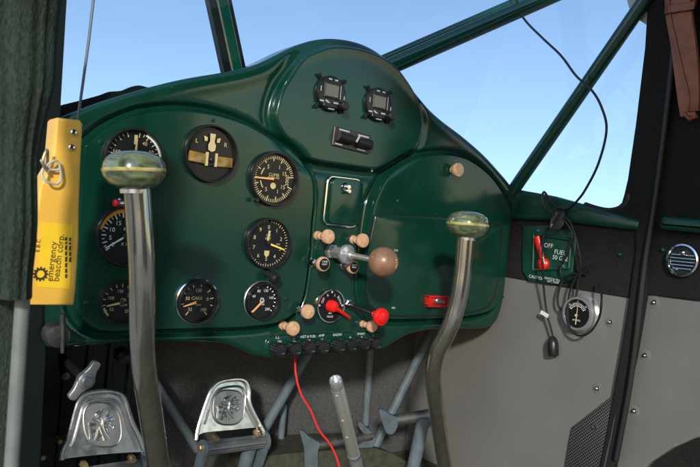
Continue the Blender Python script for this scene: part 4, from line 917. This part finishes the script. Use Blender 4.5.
# plain bar pedals on the far side
def bar_pedal(a, b, r, Y0, Y1, label, lug, leg=None):
    p0, p1 = ony(*a, Y0), ony(*b, Y1); root = empty('bar_pedal', p0, label, 'rudder pedal', 'plain bar rudder pedals')
    m = MB(); m.tube([p0, p1], r, 20); loc_mb(m, p0).build('foot_bar', 'alu_dull', root)
    m = MB(); m.prism(spline([ony(x, y_, Y0-.012) for x, y_ in lug], 5, True), (.006, .010, 0)); loc_mb(m, p0).build('lug', 'bluegrey', root)
    if leg:
        m = MB(); m.tube([ony(*leg[0], Y1), ony(*leg[1], Y1+.02)], leg[2], 20); loc_mb(m, p0).build('arm', 'bluegrey', root)
bar_pedal((392,420.5), (440,413), .0115, .08, .06, 'plain bar rudder pedal with pale blue lug, left of the far stick foot', [(379,411),(384,410.5),(391,415),(397,418),(397.5,426),(394,433),(388,434),(384,427)], ((424,417),(411,478),.0135))
bar_pedal((312,446), (371,436), .0092, .15, .16, 'plain bar rudder pedal with pale blue lug, behind the upright steel tube', [(300,432),(303,431),(308,436),(316,441),(320,444),(318,452),(317,470),(306,470),(304,448)], None)
m = MB(); m.prism(spline([ony(x, y_, .155) for x, y_ in ((358,423),(361,422.5),(368,429),(374,435),(375,442),(371,449),(364,450),(357,447),(362,443),(365,436),(360,429))], 5, True), (.006, .012, 0)); o = m.build('pedal_hook', 'bluegrey'); tag(o, 'pale blue grey hooked bracket at the far end of the low foot bar', 'bracket')
# frame tubes
for nm, a, b, r, lab in (('frame_tube', (140,360,.22), (198,450,.18), .0085, 'blue grey frame tube slanting down right between the two cast pedals'),
                         ('frame_tube', (313,345,.235), (258,440,.19), .0098, 'blue grey frame tube slanting down left to the right end of the middle pedal'),
                         ('frame_tube', (284,404,.24), (279,462,.24), .0070, 'short upright blue grey tube right of the middle pedal'),
                         ('frame_tube', (371,340,.25), (365.5,425,.25), .0085, 'upright thin blue grey tube beneath the fuse row end'),
                         ('frame_tube', (446,302,.23), (372,452,.19), .0105, 'long blue grey frame tube slanting down left from beneath the glove box')):
    m = MB(); m.tube([ony(*a), ony(*b)], r, 18); o = m.build(nm, 'bluegrey'); tag(o, lab, 'frame tube', 'blue grey frame tubes in the foot well')
# upright polished steel tube
a, b = ony(335.3, 379, -.20), ony(359, 476, -.14); base = b; root = empty('steel_tube', base, 'polished upright steel tube with bright collar standing between the pedals', 'steel tube'); d = a-b; L_ = d.length; r = 6.9*mpp(a)
m = MB(); m.lathe([(r, 0), (r, L_*.925), (r*.95, L_*.93)], axis=d, n=28); loc_mb(m, (0, 0, 0)).build('tube', 'steel', root)
m = MB(); m.lathe([(r*.93, L_*.92), (r*.97, L_*.925), (r*.97, L_*.99), (r*.85, L_), (r*.70, L_), (r*.68, L_*.97), (1e-5, L_*.97)], axis=d, n=28, close=False); m.build('collar', 'bright_case', root)
for f in (.86, .62, .45):
    m = MB(); p = d*f+Vector((-r*.8, -r*.6, 0)); m.lathe([(.0026, -.001), (.0026, .002), (.0012, .003)], axis=(-.8, -.6, 0), c=p, n=10); m.build('rivet', 'steel', root)
m = MB(); m.lathe([(r*1.08, L_*.22), (r*1.08, L_*.25)], axis=d, n=24); m.build('clamp', 'bluegrey', root)
# red wire
m = MB(); m.tube(spline([ony(294.5,350,.04), ony(295,360,.03), ony(296,375,.02), ony(301,394,.01), ony(311,411,.0), ony(319,430,-.01), ony(330,444,-.02), ony(338,462,-.03), ony(343,490,-.04)], 8), .0019, 10)
o = m.build('red_wire', 'wire_red'); tag(o, 'thin red wire dangling from the fuse row into the foot well', 'wire')
# cross handle and key knob at the left
c = ony(84.7, 379.5, -.02); root = empty('shutoff_handle', c, 'two armed polished metal handle hanging below the panel at left', 'handle'); s_ = mpp(c)
e0, e1 = ony(96, 361.5, -.02)-c, ony(70, 397.5, -.02)-c
m = MB()
for e in (e0, e1):
    n_ = Vector((-e.z, 0, e.x)).normalized(); w0, w1 = 8.4*s_, 4.6*s_
    pts = [n_*w0, e*.35+n_*w0*.78, e*.6+n_*w1*1.05, e*.95+n_*w1, e*1.03+n_*w1*.6, e*1.06, e*1.03-n_*w1*.6, e*.95-n_*w1, e*.6-n_*w1*1.05, e*.35-n_*w0*.78, -n_*w0]; m.prism(pts, (0, -.008, 0), bev=.0022)
m.lathe([(8.4*s_, -.001), (8.4*s_, .009), (7*s_, .011)], n=32); m.build('arm', 'satin', root)
m = MB(); m.lathe([(5.6*s_, .010), (5.6*s_, .014), (4.6*s_, .0155)], n=28); m.build('hub', 'alu_dull', root)
m = MB(); m.tube([(0, 0, 0), (-.004, .10, .01)], .006, 12); m.build('shaft', 'black', root)
c = ony(57.5, 335.5, -.03); root = empty('key_switch', c, 'dull round lock disc with an upright lever under the yellow case', 'lock'); s_ = mpp(c)
m = MB(); m.lathe([(12*s_, -.02), (12*s_, .004), (11*s_, .007), (8*s_, .008)], n=36); m.build('disc', 'plate_dark', root)
m = MB(); m.tube([(.0005, -.013, .030), (.002, -.012, .010), (.0045, -.012, -.020)], [.0032, .0038, .0022], 12, flat=1.4); m.lathe([(.004, .006), (.004, .014)], c=(.002, 0, 0), n=14); m.build('lever', 'plate_dark', root)
# odds and ends in the dark foot well: a bolt plate and hose
m = MB(); m.tube([ony(62,362,.10), ony(64,374,.06), ony(66,376.5,.05)], .0055, 12); o = m.build('cable_end', 'rubber'); tag(o, 'dull cable end left of the two armed handle', 'cable')
m = MB(); m.lathe([(.012, -.02), (.012, .004), (.008, .008), (.004, .012)], c=ony(125,356,.10), n=18); o = m.build('grommet', 'bezel'); tag(o, 'black round fitting beneath the panel beside the near stick', 'fitting')
for px, py in ((42,457),(59,441),(66,438)):
    m = MB(); c = ony(px, py, .18); m.lathe([(.0055, -.01), (.0055, .004), (.004, .006)], axis=(.1, -1, 0), c=c, n=6); o = m.build('brass_bolt', 'brass')
    tag(o, {42: 'brass bolt lowest in the dark foot well near the grey sleeve', 59: 'left one of two small brass bolts beside the nearest pedal', 66: 'right one of two small brass bolts beside the nearest pedal'}[px], 'bolt', 'brass bolts in the dark foot well')

# ------------------------------------------------------------------ ground, sky, sun, camera
m = MB(); n = 64; m.add([(3000*cos(2*pi*k/n), 3000*sin(2*pi*k/n), 0) for k in range(n)], [tuple(range(n))]); o = m.build('ground', 'concrete', smooth=False); tag(o, kind='structure')
w = bpy.data.worlds.new('World'); S.world = w; w.use_nodes = True; nt = w.node_tree; bg = nt.nodes['Background']
sky = nt.nodes.new('ShaderNodeTexSky'); sky.sky_type = 'NISHITA'; sky.sun_disc = False
SUN_EL, SUN_AZ = radians(21), radians(40)      # azimuth of travel, from +Y towards +X
sky.sun_elevation = SUN_EL; sky.sun_rotation = SUN_AZ+pi; sky.air_density = 1.0; sky.dust_density = 0.15; sky.ozone_density = 2.0
# the aeroplane sits nose high on its tail wheel, so the horizon lies lower than the cabin's own level
tcw = nt.nodes.new('ShaderNodeTexCoord'); mpw = nt.nodes.new('ShaderNodeMapping'); mpw.inputs['Rotation'].default_value = (radians(9), radians(-5), 0)
nt.links.new(tcw.outputs['Generated'], mpw.inputs['Vector']); nt.links.new(mpw.outputs['Vector'], sky.inputs['Vector'])
nt.links.new(sky.outputs[0], bg.inputs[0]); bg.inputs[1].default_value = .15
sl = bpy.data.lights.new('sun', 'SUN'); sl.energy = 2.0; sl.angle = radians(4); sl.color = (1, .955, .885); so = bpy.data.objects.new('sun', sl); COL.objects.link(so)
dv = Vector((sin(SUN_AZ)*cos(SUN_EL), cos(SUN_AZ)*cos(SUN_EL), -sin(SUN_EL))); so.rotation_euler = dv.to_track_quat('-Z', 'Y').to_euler(); so.location = (0, 0, 4)
cd = bpy.data.cameras.new('camera'); co = bpy.data.objects.new('camera', cd); COL.objects.link(co); S.camera = co
cd.sensor_width = 36; cd.lens = F/700*36; cd.clip_start = .02; cd.clip_end = 8000
M = Matrix((CR, CU, -CF)).transposed().to_4x4(); M.translation = CAM; co.matrix_world = M
cd.dof.use_dof = True; cd.dof.focus_distance = 1.15; cd.dof.aperture_fstop = 13
S.view_settings.view_transform = 'Standard'; S.view_settings.look = 'None'; S.view_settings.exposure = 0.72; S.view_settings.gamma = 1
S.render.engine = 'CYCLES'
